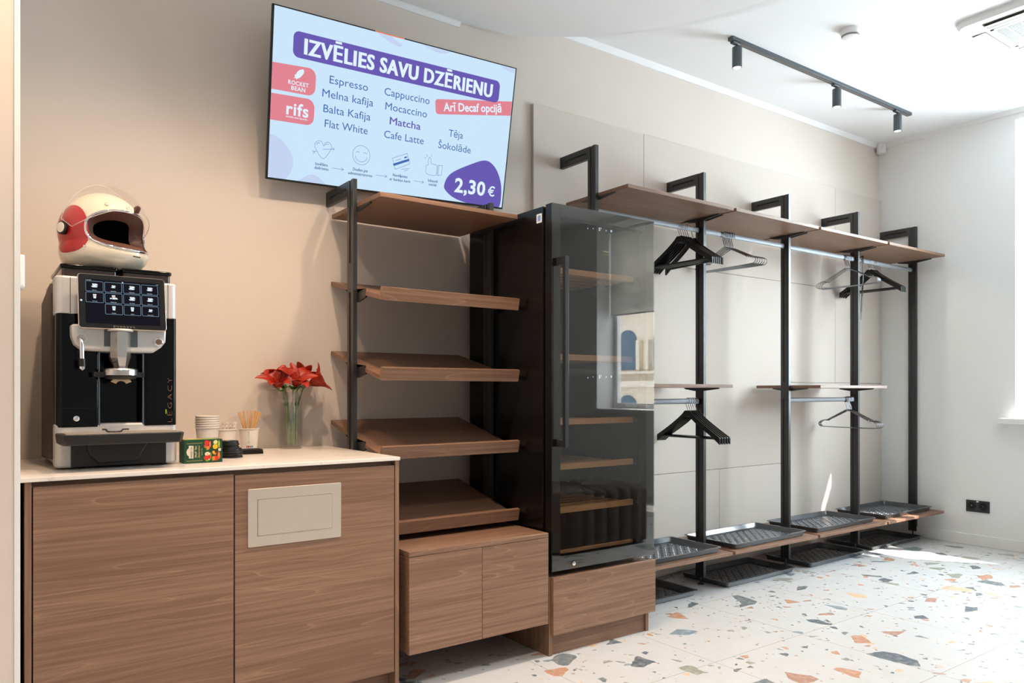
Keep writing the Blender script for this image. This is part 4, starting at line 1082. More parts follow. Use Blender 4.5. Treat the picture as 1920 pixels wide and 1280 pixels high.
# coloured side discs with pivots
for sg in (-1, 1):
    m = MB()
    def dsc(u, v, sg=sg):
        a = 2 * pi * u; r = 0.68 * v
        d = Vector((-0.10 + r * 0.98 * cos(a), sg * 1.0, -0.05 + r * 1.0 * sin(a) * 1.05)).normalized()
        return hpt(d, 1.014 - 0.012 * v ** 6)
    m.grid(dsc, 60, 20, cu=True); m.build('side_disc', M['red'], hl, smooth=60)
    dn = Vector((-0.12, sg, -0.02)).normalized(); c0 = hpt(dn, 1.0); ax = (HS * sg).normalized()
    MB().tube([c0 - ax * 0.002, c0 + ax * 0.012, c0 + ax * 0.014], [0.021, 0.021, 0.018], 28).build('pivot', M['blackp'], hl)
    MB().tube([c0 + ax * 0.013, c0 + ax * 0.0155, c0 + ax * 0.0158], [0.0165, 0.0155, 0.004], 28).build('pivot_cap', plain('white pivot cap', srgb(222, 218, 210), 0.3), hl)
    d2 = Vector((0.38, sg * 1.0, -0.56)).normalized(); c2 = hpt(d2, 1.0); a2 = (c2 - hc).normalized()
    MB().tube([c2, c2 + a2 * 0.006], [0.004, 0.003], 12).build('snap_stud', M['chrome'], hl)
for f, s_, z in ((0.72, -0.52, 0.62), (0.93, 0.0, 0.62), (0.72, 0.52, 0.62)):
    d = Vector((f, s_, z)).normalized(); c0 = hpt(d, 1.0); a = (c0 - hc).normalized()
    MB().tube([c0 - a * 0.001, c0 + a * 0.003, c0 + a * 0.0045], [0.0065, 0.0060, 0.003], 18).build('snap_stud', M['steel'], hl)
m = MB(); 
def vent(u, v):
    d = Vector((1.0, -0.13 + 0.26 * u, -0.86 + 0.05 * v)).normalized(); return hpt(d, 1.012)
m.grid(vent, 12, 3).build('chin_vent', M['slot'], hl, smooth=60)
# clear bubble visor, swung up
RV = RAD(58)
def vis(az, el_, k):
    d = Vector((cos(el_) * cos(az), cos(el_) * sin(az), sin(el_)))
    x, z = d.x * cos(RV) - d.z * sin(RV), d.x * sin(RV) + d.z * cos(RV)
    bul = 1.10 + 0.10 * max(0, cos(az)) * cos(el_ * 0.9)
    p = Vector((x * RA * bul * k, d.y * RB_ * 1.07 * k, z * RC * bul * k))
    return hc + HF * p.x + HS * p.y + HZ * p.z
vz = lambda u: (-RAD(34) * (1 - 0.75 * abs(2 * u - 1) ** 2.2), RAD(30) * (1 - 0.55 * abs(2 * u - 1) ** 2))
def vsh(u, v):
    az = RAD(-86 + 172 * u); lo, hi = vz(u); return vis(az, lo + (hi - lo) * v, 1.0)
vo = MB().grid(vsh, 40, 14).build('visor', M['visor'], hl, smooth=80)
rim = [vsh(i / 39, 0) for i in range(40)] + [vsh(1 - i / 39, 1) for i in range(40)]
MB().tube(rim, 0.0011, 6, closed=True).build('visor_edge', plain('visor edge', srgb(205, 200, 192), 0.15, spec=0.8), vo, smooth=60)
tp = vsh(0.5, 0.0); od = (tp - hc).normalized()
MB().obox(tp + od * 0.004 , HS * 0.007, od * 0.006, Vector((0, 0, 0.010))).build('visor_tab', M['leather'], vo, bevel=0.003)
m = MB().tube([tp + od * (0.008 + 0.010 * sin(pi * t / 8)) + Vector((0, 0, 0.008 - 0.020 * t / 8)) for t in range(9)], 0.0035, 10); m.build('tab_loop', M['leather'], vo)

# ---------------------------------------------------------------- small things on the worktop
ZS = ZT + 0.0006
# tea box
bx = MB(); TB = (0.578, 0.698, 2.612, 2.682, ZS, ZS + 0.0765)
bx.box(*TB)
te = bx.build('tea_box', plain('dark green carton', srgb(22, 70, 44), 0.45), None, bevel=0.0006, smooth=0)
tag(te, 'green fruit tea box with pictures of fruit, lying beside the coffee machine', 'tea box'); ORG['tea_box'] = (0, 0, 0)
x0, z0 = TB[0], TB[4]; TF = lambda d: (lambda u, v: (x0 + u, TB[2] - d, z0 + v))
b = MB(); U = lambda px: (px - 120) / 780 * 0.120; V = lambda py: (1160 - py) / 460 * 0.0765
def blob(k, cx_, cy_, rx, ry, d=0.0006, rot=0):
    b.mat(k).flat([(U(cx_ + rx * cos(a * pi / 8) * cos(rot) - ry * sin(a * pi / 8) * sin(rot)), V(cy_ + rx * cos(a * pi / 8) * sin(rot) + ry * sin(a * pi / 8) * cos(rot))) for a in range(16)], TF(d))
# cream shield emblem, upright lettering
b.mat(0).flat([(U(212), V(812)), (U(308), V(820)), (U(306), V(1066)), (U(212), V(1062)), (U(212), V(1018)), (U(180), V(995)), (U(164), V(945)), (U(178), V(890)), (U(208), V(868))], TF(0.0005))
b.mat(1).text('AHMAD TEA', 0.0066, lambda u, v: TF(0.0009)(U(285) - v, V(1055) + u), 0, 0, 'LEFT', width=0.036)
b.mat(0).text('FRUIT TEA', 0.0058, lambda u, v: TF(0.0006)(U(372) - v, V(1045) + u), 0, 0, 'LEFT', width=0.037, bold=0.0001)
b.mat(2).text('Selection', 0.0068, lambda u, v: TF(0.0006)(U(435) - v, V(1058) + u), 0, 0, 'LEFT', width=0.040, shear=0.3)
b.mat(0).text('BLACK TEA', 0.0030, lambda u, v: TF(0.0006)(U(485) - v, V(1005) + u), 0, 0, 'LEFT', width=0.022)
for py in (770, 1112): b.mat(2).flat([(U(170), V(py)), (U(490), V(py - 4)), (U(490), V(py + 2)), (U(170), V(py + 6))], TF(0.0005))
blob(3, 575, 765, 50, 50); blob(3, 560, 830, 46, 34, 0.0007); blob(3, 640, 800, 24, 70, 0.0008); blob(4, 600, 870, 32, 38, 0.0009); blob(5, 548, 855, 22, 18, 0.001); blob(5, 580, 905, 26, 14, 0.001); blob(6, 640, 800, 6, 50, 0.001)
blob(7, 755, 760, 50, 44, 0.0006, -0.6); blob(6, 755, 760, 38, 32, 0.0007, -0.6); blob(8, 750, 848, 54, 50, 0.0008); blob(7, 828, 800, 18, 76, 0.0007); blob(5, 795, 805, 22, 14, 0.001, 0.5)
blob(6, 590, 990, 56, 42, 0.0006); blob(4, 590, 990, 10, 14, 0.0007); blob(3, 575, 1065, 58, 48, 0.0008); blob(3, 620, 1050, 40, 40, 0.0009); blob(5, 655, 1030, 18, 74, 0.0007); blob(5, 580, 1120, 32, 18, 0.001); blob(6, 622, 1100, 14, 14, 0.001)
blob(4, 730, 970, 50, 34, 0.0006, 0.7); blob(8, 720, 960, 26, 16, 0.0007, 0.7); blob(4, 825, 1025, 26, 74, 0.0006); blob(3, 760, 1080, 62, 48, 0.0008); blob(4, 715, 1080, 34, 44, 0.0009); blob(9, 760, 950, 24, 20, 0.001); blob(5, 692, 1100, 10, 28, 0.001)
b.mat(0).flat([(U(812), V(885)), (U(868), V(882)), (U(868), V(938)), (U(812), V(940))], TF(0.0011))
# top face bands
TP = lambda u, v: (x0 + u, TB[2] + v, TB[5] + 0.0004)
b.mat(7).flat([(0.004, 0.006), (0.110, 0.006), (0.098, 0.040), (0.004, 0.040)], TP); b.mat(4).flat([(0.004, 0.044), (0.070, 0.044), (0.055, 0.064), (0.004, 0.064)], TP); b.mat(6).flat([(0.02, 0.050), (0.060, 0.050), (0.05, 0.062), (0.02, 0.062)], lambda u, v: (x0 + u, TB[2] + v, TB[5] + 0.0006))
pc = lambda n, c: plain('tea print ' + n, srgb(*c), 0.5)
b.build('box_print', [pc('cream', (222, 208, 186)), pc('green', (40, 84, 52)), pc('gold', (206, 178, 110)), pc('red', (206, 46, 30)), pc('orange', (226, 122, 44)), pc('leaf', (110, 160, 50)), pc('pale', (232, 216, 190)), pc('lime', (176, 190, 70)), pc('yellow', (236, 180, 40)), pc('plum', (92, 30, 36))], te, fix=False)

def cup_mesh(h, rt, rb):
    m = MB(); t_ = 0.0005
    m.lathe([(0, 0.004), (rb - 0.002, 0.004), (rb, 0.0), (rt, h - 0.002), (rt + 0.0012, h - 0.0035), (rt + 0.0028, h - 0.001), (rt + 0.0022, h + 0.0012), (rt - 0.0002, h + 0.001), (rt - t_, h - 0.002), (rb - t_, 0.0065), (0, 0.0065)], (0, 0, 0), 40)
    return m
# nested stack of cups
CSX, CSY = 0.7175, 2.885
for k in range(6):
    z = ZS + k * 0.0083
    o = cup_mesh(0.1035, 0.0395, 0.030).build('paper_cup', M['card'], None, smooth=40) if k == 0 else cup0.copy()
    if k == 0: cup0 = o
    else: COL.objects.link(o)
    o.location = (CSX + 0.0004 * (k % 2), CSY, z)
    nm = ['bottom cup of the nested stack', 'second cup from the bottom of the nested stack', 'third cup from the bottom of the nested stack', 'third cup from the top of the nested stack', 'second cup from the top of the nested stack', 'topmost cup of the nested stack'][k]
    tag(o, 'plain white paper cup, ' + nm, 'cup', 'nested paper cups behind the tea box')
# cup of sachets
C2 = Vector((0.805, 2.965, ZS)); C3 = Vector((0.8975, 2.985, ZS))
o = cup_mesh(0.0905, 0.0385, 0.030).build('paper_cup', M['card'], None, smooth=40); o.location = C2
tag(o, 'white paper cup filled with clear sugar sachets, between stack and stirrers', 'cup')
sw = N('sachet film'); sw.b.inputs['Roughness'].default_value = 0.3; sw.b.inputs['Alpha'].default_value = 0.75
sv = sw.coords(); sw.l(sw.mix(srgb(236, 228, 222), srgb(190, 168, 158), sw.ramp(sw.noise(sv, 160, 3), [(0.5, (0, 0, 0)), (0.62, (1, 1, 1))])), sw.b.inputs['Base Color'])
for k, (dx, dy, a, lean, hh) in enumerate(((-0.024, 0.0, 0.1, -0.10, 0.106), (-0.013, -0.012, -0.3, -0.04, 0.109), (-0.004, 0.010, 0.2, 0.0, 0.107), (0.005, -0.010, 0.4, 0.02, 0.108), (0.019, 0.004, -0.2, 0.10, 0.104), (0.027, -0.006, 0.3, 0.16, 0.110))):
    m = MB()
    def sac(u, v, k=k):
        w_ = 0.0075; th = 0.0022 * sin(pi * min(max((v - 0.06) / 0.88, 0), 1)) ** 0.5
        a = 2 * pi * u
        return (w_ * cos(a), (th + 0.0003) * sin(a) + 0.0008 * sin(9 * v + k), (0.012 + hh * v))
    m.grid(sac, 14, 12, cu=True)
    o = m.build('sugar_sachet', sw.m, None, smooth=60)
    o.location = C2 + Vector((dx * 0.62, dy, -0.003)); o.rotation_euler = (0.04 * (k % 3 - 1), lean * 0.8, a)
    tag(o, 'clear wrapped sugar sachet standing in the middle paper cup', 'sachet', 'sugar sachets in the paper cup')
o = cup_mesh(0.0905, 0.0365, 0.029).build('paper_cup', M['card'], None, smooth=40); o.location = C3
tag(o, 'white paper cup printed with upright lettering, holding wooden stirrers', 'cup'); ORG[o.name] = (0, 0, 0)
b = MB(); ang0 = math.atan2(-C3.y, -C3.x) + 0.02
def CT(u, v):
    z = v; r = 0.029 + (0.0365 - 0.029) * z / 0.0905 + 0.0005; a = ang0 + u / r
    return (r * cos(a), r * sin(a), z)
for k, ch in enumerate('KAFIJA'): b.mat(0).text(ch, 0.0052, CT, -0.0015, 0.074 - k * 0.0078)
b.mat(1).flat([(-0.010, 0.0185), (0.0015, 0.0185), (0.0015, 0.0245), (-0.010, 0.0245)], CT); b.mat(2).flat([(0.0030, 0.0185), (0.0145, 0.0185), (0.0145, 0.0245), (0.0030, 0.0245)], CT)
b.build('cup_print', [plain('grey cup print', srgb(120, 112, 108), 0.6), plain('red cup print', srgb(200, 50, 50), 0.6), plain('blue cup print', srgb(90, 140, 185), 0.6)], o, local=True, fix=False)
stw = plain('birch stirrer', srgb(206, 160, 108), 0.6, noise=0.12, nscale=30)
sti = [(-0.34, -0.06, 0.000), (-0.28, 0.10, 0.003), (-0.25, -0.14, 0.002), (-0.17, -0.02, 0.004), (-0.02, 0.10, 0.001), (0.05, -0.08, -0.002), (0.17, 0.12, 0.004), (0.22, -0.10, 0.005), (0.24, 0.04, 0.003), (0.28, -0.05, 0.006), (0.32, 0.10, 0.004), (0.36, -0.12, 0.002)]
for k, (lx_, ly_, dz) in enumerate(sti):
    m = MB(); m.ext([(0.0032 * cos(a * pi / 6), 0.150 + 0.0030 * sin(a * pi / 6)) for a in range(0, 7)] + [(-0.0032, 0.0), (0.0032, 0.0)], 'y', -0.0007, 0.0007)
    o = m.build('coffee_stirrer', stw, None, smooth=0, bevel=0.0002)
    o.location = C3 + Vector((-lx_ * 0.020, -ly_ * 0.08, 0.0095)); o.rotation_euler = (-ly_ * 0.5, lx_, 0.30 + random.uniform(-0.25, 0.25))
    tag(o, 'flat wooden coffee stirrer standing in the printed paper cup', 'stirrer', 'wooden stirrers in the paper cup')
# black cup lids: a pile of three with a smaller one on top
lidp = [(0, 0.012), (0.030, 0.012), (0.033, 0.0155), (0.0365, 0.0155), (0.0380, 0.012), (0.0385, 0.006), (0.0415, 0.005), (0.0420, 0.0022), (0.0415, 0.0), (0.0395, 0.0), (0.0385, 0.0022), (0.0, 0.0045)]
LD = (0.7685, 2.772)
for k in range(5):
    sc_ = 1.0 if k < 3 else 0.86
    m = MB().lathe([(r * sc_, z) for r, z in lidp], (0, 0, 0), 40)
    o = m.build('cup_lid', M['blackp'], None, smooth=35)
    z = ZS + (k * 0.0088 if k < 3 else 2 * 0.0088 + 0.0158 + (k - 3) * 0.0105)
    o.location = (LD[0] - (0.006 if k >= 3 else 0), LD[1], z)
    nm = ['bottom one of the pile', 'second from the bottom of the pile', 'uppermost of the three wide lids', 'lower of the two small lids', 'small lid topping the pile'][k]
    tag(o, 'black plastic cup lid beside the tea box, ' + nm, 'lid', 'black cup lids in a pile')
# black paper napkins
NX, NY = 0.872, 2.90
for k in range(6):
    m = MB(); rnd = random.Random(k)
    def nap(u, v, k=k, rnd=rnd):
        w_ = 0.060 + 0.0008 * sin(11 * v + k * 2.1); d_ = 0.036 + 0.0006 * sin(13 * u + k)
        return ((u - 0.5) * 2 * w_ * 0.72, (v - 0.5) * 2 * d_, 0.0008 * sin(7 * u + 1.3 * k) * sin(5 * v + k) * (0.5 if 0 < k else 0.2))
    n_ = 12; vs = [nap(i / 11, j / 7) for i in range(12) for j in range(8)]
    top = [(x, y, z + 0.0024) for x, y, z in vs]; allv = vs + top; fs = []
    for i in range(11):
        for j in range(7):
            q = (i * 8 + j, (i + 1) * 8 + j, (i + 1) * 8 + j + 1, i * 8 + j + 1); fs.append(q[::-1]); fs.append(tuple(a + 96 for a in q))
    ring = [(i * 8) for i in range(12)] + [88 + j for j in range(1, 8)] + [i * 8 + 7 for i in range(10, -1, -1)] + [j for j in range(6, 0, -1)]
    for i in range(len(ring)): a, c2_ = ring[i], ring[(i + 1) % len(ring)]; fs.append((a, c2_, c2_ + 96, a + 96))
    m.add(allv, fs); o = m.build('paper_napkin', plain('black napkin', srgb(26, 22, 22), 0.85), None, smooth=40) if k == 0 else m.build('paper_napkin', bpy.data.materials['black napkin'], None, smooth=40)
    o.location = (NX + rnd.uniform(-0.0015, 0.0015), NY, ZS + 0.0004 + k * 0.0027); o.rotation_euler = (0, 0, RAD(-3 + rnd.uniform(-1, 1)))
    tag(o, 'folded black paper napkin in the flat pile in front of the printed cup', 'napkin', 'black paper napkins')

# ---------------------------------------------------------------- glass vase with red lilies
VX, VY = 1.090, 3.058
va = thing('glass_vase', 'clear fluted glass vase of water holding red lilies on the worktop', 'vase', (VX, VY, ZS))
def flute(r, z, a): return (VX + r * (1 + 0.014 * cos(24 * a)) * cos(a), VY + r * (1 + 0.014 * cos(24 * a)) * sin(a), ZS + z)
prof_o = [(0.0, 0.0), (0.043, 0.0), (0.0465, 0.003), (0.047, 0.02), (0.0470, 0.12), (0.0475, 0.229), (0.0465, 0.2305), (0.0450, 0.229), (0.0445, 0.12), (0.0443, 0.018), (0.040, 0.012), (0.0, 0.011)]
m = MB(); na = 192; vs = [flute(r, z, 2 * pi * j / na) for r, z in prof_o for j in range(na)]
fs = [(i * na + j, i * na + (j + 1) % na, (i + 1) * na + (j + 1) % na, (i + 1) * na + j) for i in range(len(prof_o) - 1) for j in range(na)]
m.add(vs, fs).build('vase_glass', thin_glass('fluted glass', (0.985, 0.995, 0.99, 1), 0.075), va, smooth=50)
MB().lathe([(0, 0.0125), (0.0395, 0.0128), (0.0440, 0.0185), (0.0442, 0.12), (0.0443, 0.151), (0.0443, 0.152), (0, 0.1520)], (VX, VY, ZS), 64).build('water', M['water'], va, smooth=40)
lil = N('lily petal'); lv = lil.coords()
lil.l(lil.mix(srgb(138, 13, 6), srgb(180, 46, 17), lil.noise(lv, 28, 3)), lil.b.inputs['Base Color'])
lil.b.inputs['Roughness'].default_value = 0.45; lil.b.inputs['Subsurface Weight'].default_value = 0.15; lil.b.inputs['Subsurface Radius'].default_value = (0.01, 0.004, 0.002)
bud = plain('lily throat', srgb(214, 140, 60), 0.5); grn = plain('stem green', srgb(104, 138, 48), 0.5, noise=0.15); lf = plain('leaf green', srgb(74, 112, 36), 0.45, noise=0.2, nscale=30); anth = plain('dark anther', srgb(64, 24, 18), 0.8)
flowers = [
    # base of bloom, direction, length, spread, label, stem foot
    ((1.030, 3.030, 1.117), (-0.35, -0.55, 0.85), 0.095, 1.00, 'red lily leaning left in the glass vase', (1.075, 3.045, ZS + 0.016)),
    ((1.092, 3.020, 1.122), (0.12, -0.60, 0.85), 0.095, 1.05, 'red lily in the middle of the vase, wide open', (1.095, 3.050, ZS + 0.016)),
    ((1.160, 3.030, 1.129), (0.80, -0.30, 0.42), 0.088, 0.80, 'red lily leaning out to the right of the vase', (1.080, 3.072, ZS + 0.016)),
    ((1.055, 3.066, 1.130), (-0.22, 0.20, 0.95), 0.085, 0.85, 'red lily at the back of the vase, between the left and middle blooms', (1.100, 3.075, ZS + 0.016)),
    ((1.135, 3.066, 1.135), (0.35, 0.15, 0.92), 0.085, 0.75, 'red lily at the back of the vase, between the middle and right blooms', (1.112, 3.060, ZS + 0.016)),
]
for fi, (pb, dv, L, spread, lab, ft) in enumerate(flowers):
    L *= 1.06
    fl = thing('lily', lab, 'flower', pb, 'red lilies in the vase')
    W_ = Vector(dv).normalized(); A_ = W_.orthogonal().normalized(); B_ = W_.cross(A_); P0 = Vector(pb)
    rnd = random.Random(fi + 3)
    for k in range(6):
        az = 2 * pi * k / 6 + rnd.uniform(-0.12, 0.12) + fi; inner_ = k % 2; wid = (0.029 if inner_ else 0.022) * L / 0.095 * rnd.uniform(0.92, 1.1); ll = L * rnd.uniform(0.93, 1.06)
        R_ = A_ * cos(az) + B_ * sin(az); S_ = W_.cross(R_); curl = rnd.uniform(0.7, 1.15) * spread
        def pet(u, v, R_=R_, S_=S_, wid=wid, ll=ll, curl=curl):
            t = u; ang = 0.42 + 1.30 * curl * t ** 1.4
            # integrate the bending midrib
            p = Vector((0, 0, 0)); n_ = 8
            for q in range(n_):
                tq = t * (q + 0.5) / n_; aq = 0.42 + 1.30 * curl * tq ** 1.4
                p += (W_ * cos(aq) + R_ * sin(aq)) * (ll * t / n_)
            nrm = (W_ * sin(ang) - R_ * cos(ang))
            hw = wid * (sin(pi * min(1, t * 0.93 + 0.07)) ** 0.75) * (1 - 0.15 * t) + 0.0006
            w2 = (v - 0.5) * 2
            return P0 + p + R_ * 0.004 + S_ * hw * w2 + nrm * (hw * 0.35 * w2 * w2) - nrm * 0.0012 * (1 - abs(w2)) * (1 if abs(w2) < 0.2 else 0)
        m = MB().grid(pet, 14, 7)
        pm = m.build('petal', lil.m, fl, smooth=70); sd_ = pm.modifiers.new('thick', 'SOLIDIFY'); sd_.thickness = 0.0008
    MB().tube([P0 - W_ * 0.006, P0 + W_ * 0.004, P0 + W_ * 0.02], [0.0035, 0.0055, 0.004], 12).build('throat', bud, fl)
    for k in range(5):
        az = 2 * pi * k / 5 + 0.3; R_ = A_ * cos(az) + B_ * sin(az)
        e0 = P0 + W_ * 0.055 + R_ * 0.016
        st = MB().tube(spline([P0 + W_ * 0.01, P0 + W_ * 0.035 + R_ * 0.006, e0], 5), 0.0008, 6).build('stamen', plain('filament', srgb(206, 90, 50), 0.5) if fi == 0 and k == 0 else bpy.data.materials['filament'], fl)
        MB().tube([e0 - S_ * 0.004, e0, e0 + S_ * 0.004], [0.0006, 0.0016, 0.0006], 8).build('anther', anth, st)
    foot_ = Vector(ft); rim_ = Vector((VX + (pb[0] - VX) * 0.55, VY + (pb[1] - VY) * 0.5, ZS + 0.225))
    MB().tube(spline([P0 - W_ * 0.004, P0 - W_ * 0.02, rim_, rim_.lerp(foot_, 0.5) + Vector((0, 0, 0)), foot_], 8), 0.0026, 10).build('stem', grn, fl)
    for k in range(6):
        t = (0.02, 0.10, 0.30, 0.42, 0.05, 0.13)[k]; c0 = (P0 - W_ * 0.02).lerp(rim_, t * 3) if t < 0.3 else rim_.lerp(foot_, (t - 0.2) * 1.2)
        az = fi * 1.7 + k * 2.3; inside = k in (2, 3); ln = 0.020 if inside else 0.046
        hd_ = Vector((cos(az), sin(az), 0)) * (0.25 if inside else 0.9)
        if c0.y + hd_.y * ln > 3.10: hd_.y *= -1
        tip = c0 + hd_ * ln + Vector((0, 0, (0.032 if not inside else 0.030) * (1 if k % 2 else 0.4)))
        sd2 = (tip - c0).cross(Vector((0, 0, 1))).normalized()
        def leafp(u, v, c0=c0, tip=tip, sd2=sd2):
            p = c0.lerp(tip, u); hw = 0.0085 * sin(pi * (0.04 + 0.96 * u)) + 0.0002
            return p + sd2 * hw * (v - 0.5) * 2 + Vector((0, 0, -0.010 * u * u + 0.002 * abs(v - 0.5)))
        lo_ = MB().grid(leafp, 9, 5).build('leaf', lf, fl, smooth=70); sd_ = lo_.modifiers.new('thick', 'SOLIDIFY'); sd_.thickness = 0.0005

# ---------------------------------------------------------------- ceiling fittings
tk = thing('track_light', 'dark grey ceiling track with three hanging spot heads', 'track light', (4.35, 2.638, ZC))
grey = plain('grey lacquered metal', srgb(82, 88, 92), 0.4, metal=0.3)
tr = MB().box(3.375, 5.315, 2.620, 2.654, ZC - 0.020, ZC).build('rail', grey, tk, bevel=0.0012)
MB().box(3.380, 5.310, 2.632, 2.642, ZC - 0.0206, ZC - 0.0198).build('rail_slot', plain('track slot', srgb(120, 108, 102), 0.6), tr)
lens = emit('lit lens', (1.0, 0.97, 0.92, 1), 1.6)
for x in (3.432, 4.411, 5.154):
    y = 2.637
    h = MB(); h.lathe([(0.0, 0.0), (0.026, 0.0), (0.0265, 0.002), (0.0265, 0.108), (0.025, 0.111), (0.0, 0.111)], (x, y, 2.870), 32)
    sp_ = h.build('spot_head', grey, tk)
    MB().lathe([(0.0, -0.0006), (0.0225, -0.0006), (0.0225, 0.0)], (x, y, 2.870), 32).build('lens', lens, sp_, fix=False)
    MB().tube([(x, y, 2.981), (x, y, 2.993)], 0.008, 14).build('pivot', grey, sp_)
    MB().box(x - 0.045, x + 0.015, y - 0.012, y + 0.012, 2.993, ZC - 0.020).build('adapter', grey, sp_, bevel=0.003)
sm_ = thing('smoke_detector', 'round white smoke detector on the ceiling above the track light', 'smoke detector', (3.835, 2.215, ZC))
MB().lathe([(0, 0), (0.052, 0.0), (0.053, -0.012), (0.050, -0.018), (0.0, -0.018)], (3.835, 2.215, ZC), 36).build('base', M['white'], sm_)
MB().lathe([(0.044, -0.018), (0.045, -0.030), (0.040, -0.040), (0.030, -0.043), (0.0, -0.043)], (3.835, 2.215, ZC), 36).build('sensor_cap', M['white'], sm_)
MB().lathe([(0.0452, -0.028), (0.0435, -0.0362), (0.0425, -0.0372)], (3.835, 2.215, ZC), 36).build('air_slot', plain('grey slot', srgb(120, 120, 122), 0.6), sm_)
ac = thing('air_conditioner', 'square white ceiling cassette air conditioner with a central slatted grille', 'air conditioner', (4.53, 1.545, ZC))
ax0, ax1, ay0, ay1 = 4.208, 4.852, 1.225, 1.869; zb_ = ZC - 0.032
m = MB(); ou = rrect(ax0, ax1, ay0, ay1, 0.07, 6); inn = rrect(ax0 + 0.16, ax1 - 0.16, ay0 + 0.12, ay1 - 0.12, 0.01, 6); n_ = len(ou)
low = rrect(ax0 + 0.012, ax1 - 0.012, ay0 + 0.012, ay1 - 0.012, 0.06, 6)
m.add([(x, y, ZC - 0.012) for x, y in ou] + [(x, y, zb_) for x, y in low] + [(x, y, zb_) for x, y in inn] + [(x, y, zb_ + 0.010) for x, y in inn] + [(x, y, ZC) for x, y in ou],
      [(i, (i + 1) % n_, n_ + (i + 1) % n_, n_ + i) for i in range(n_)] + [(n_ + i, n_ + (i + 1) % n_, 2 * n_ + (i + 1) % n_, 2 * n_ + i) for i in range(n_)] + [(2 * n_ + i, 2 * n_ + (i + 1) % n_, 3 * n_ + (i + 1) % n_, 3 * n_ + i) for i in range(n_)] + [(4 * n_ + i, 4 * n_ + (i + 1) % n_, (i + 1) % n_, i) for i in range(n_)] + [tuple(range(3 * n_, 4 * n_))])
m.build('cassette_frame', M['white'], ac, smooth=25)
gx0, gx1, gy0, gy1 = ax0 + 0.16, ax1 - 0.16, ay0 + 0.12, ay1 - 0.12
MB().box(gx0 + 0.004, gx1 - 0.004, gy0 + 0.004, gy1 - 0.004, zb_ + 0.007, zb_ + 0.009).build('grille_backing', plain('grey filter', srgb(64, 66, 70), 0.8), ac)
g = MB()
for a in ((gx0, gx0 + 0.016, gy0, gy1), (gx1 - 0.016, gx1, gy0, gy1), (gx0, gx1, gy0, gy0 + 0.016), (gx0, gx1, gy1 - 0.016, gy1)): g.box(a[0], a[1], a[2], a[3], zb_ - 0.002, zb_ + 0.006)
ng = 17
for k in range(ng):
    x = gx0 + 0.016 + (gx1 - gx0 - 0.032) * (k + 0.5) / ng; g.box(x - 0.0028, x + 0.0028, gy0 + 0.01, gy1 - 0.01, zb_ - 0.001, zb_ + 0.003)
for k in range(1, 6):
    y = gy0 + (gy1 - gy0) * k / 6; g.box(gx0 + 0.01, gx1 - 0.01, y - 0.003, y + 0.003, zb_ - 0.0015, zb_ + 0.0025)
g.build('grille', M['white'], ac)
for q in ('-x', '+x', '-y', '+y'):
    m = MB(); d = MB()
    if q[1] == 'x':
        xx = ax0 + 0.095 if q[0] == '-' else ax1 - 0.095
        d.box(xx - 0.034, xx + 0.034, ay0 + 0.12, ay1 - 0.12, zb_ - 0.0008, zb_ + 0.001)
        m.obox((xx, (ay0 + ay1) / 2, zb_ - 0.005), (0.026, 0, 0.006 if q[0] == '-' else -0.006), (0, (ay1 - ay0) / 2 - 0.124, 0), (0, 0, 0.0015))
    else:
        yy = ay0 + 0.065 if q[0] == '-' else ay1 - 0.065
        d.box(ax0 + 0.16, ax1 - 0.16, yy - 0.034, yy + 0.034, zb_ - 0.0008, zb_ + 0.001)
        m.obox(((ax0 + ax1) / 2, yy, zb_ - 0.004), ((ax1 - ax0) / 2 - 0.162, 0, 0), (0, 0.031, 0.002 if q[0] == '-' else -0.002), (0, 0, 0.0015))
    sl = d.build('outlet_slot', plain('dark outlet', srgb(96, 88, 80), 0.8) if q == '-x' else bpy.data.materials['dark outlet'], ac)
    m.build('louvre_flap', M['white'], sl, bevel=0.001)
ms = thing('motion_sensor', 'small white motion sensor high in the corner of the room', 'sensor', (5.800, 3.098, 2.93))
m = MB(); ctr = (5.796, 3.094); rr_ = 0.034
m.lathe([(0, 0), (rr_ * 0.9, 0.0), (rr_, 0.008), (rr_, 0.066), (rr_ * 0.96, 0.074), (0, 0.074)], (ctr[0], ctr[1], 2.952), 24); m.build('sensor_body', M['white'], ms)
MB().lathe([(rr_ * 0.97, 0.080), (rr_ * 1.03, 0.082), (rr_ * 1.03, 0.092), (0, 0.094)], (ctr[0], ctr[1], 2.946), 24).build('collar', M['white'], ms)
MB().obox((ctr[0] + 0.018, ctr[1] + 0.018, 2.99), (0.012, 0.012, 0), (-0.014, 0.014, 0), (0, 0, 0.03)).build('corner_mount', M['white'], ms)

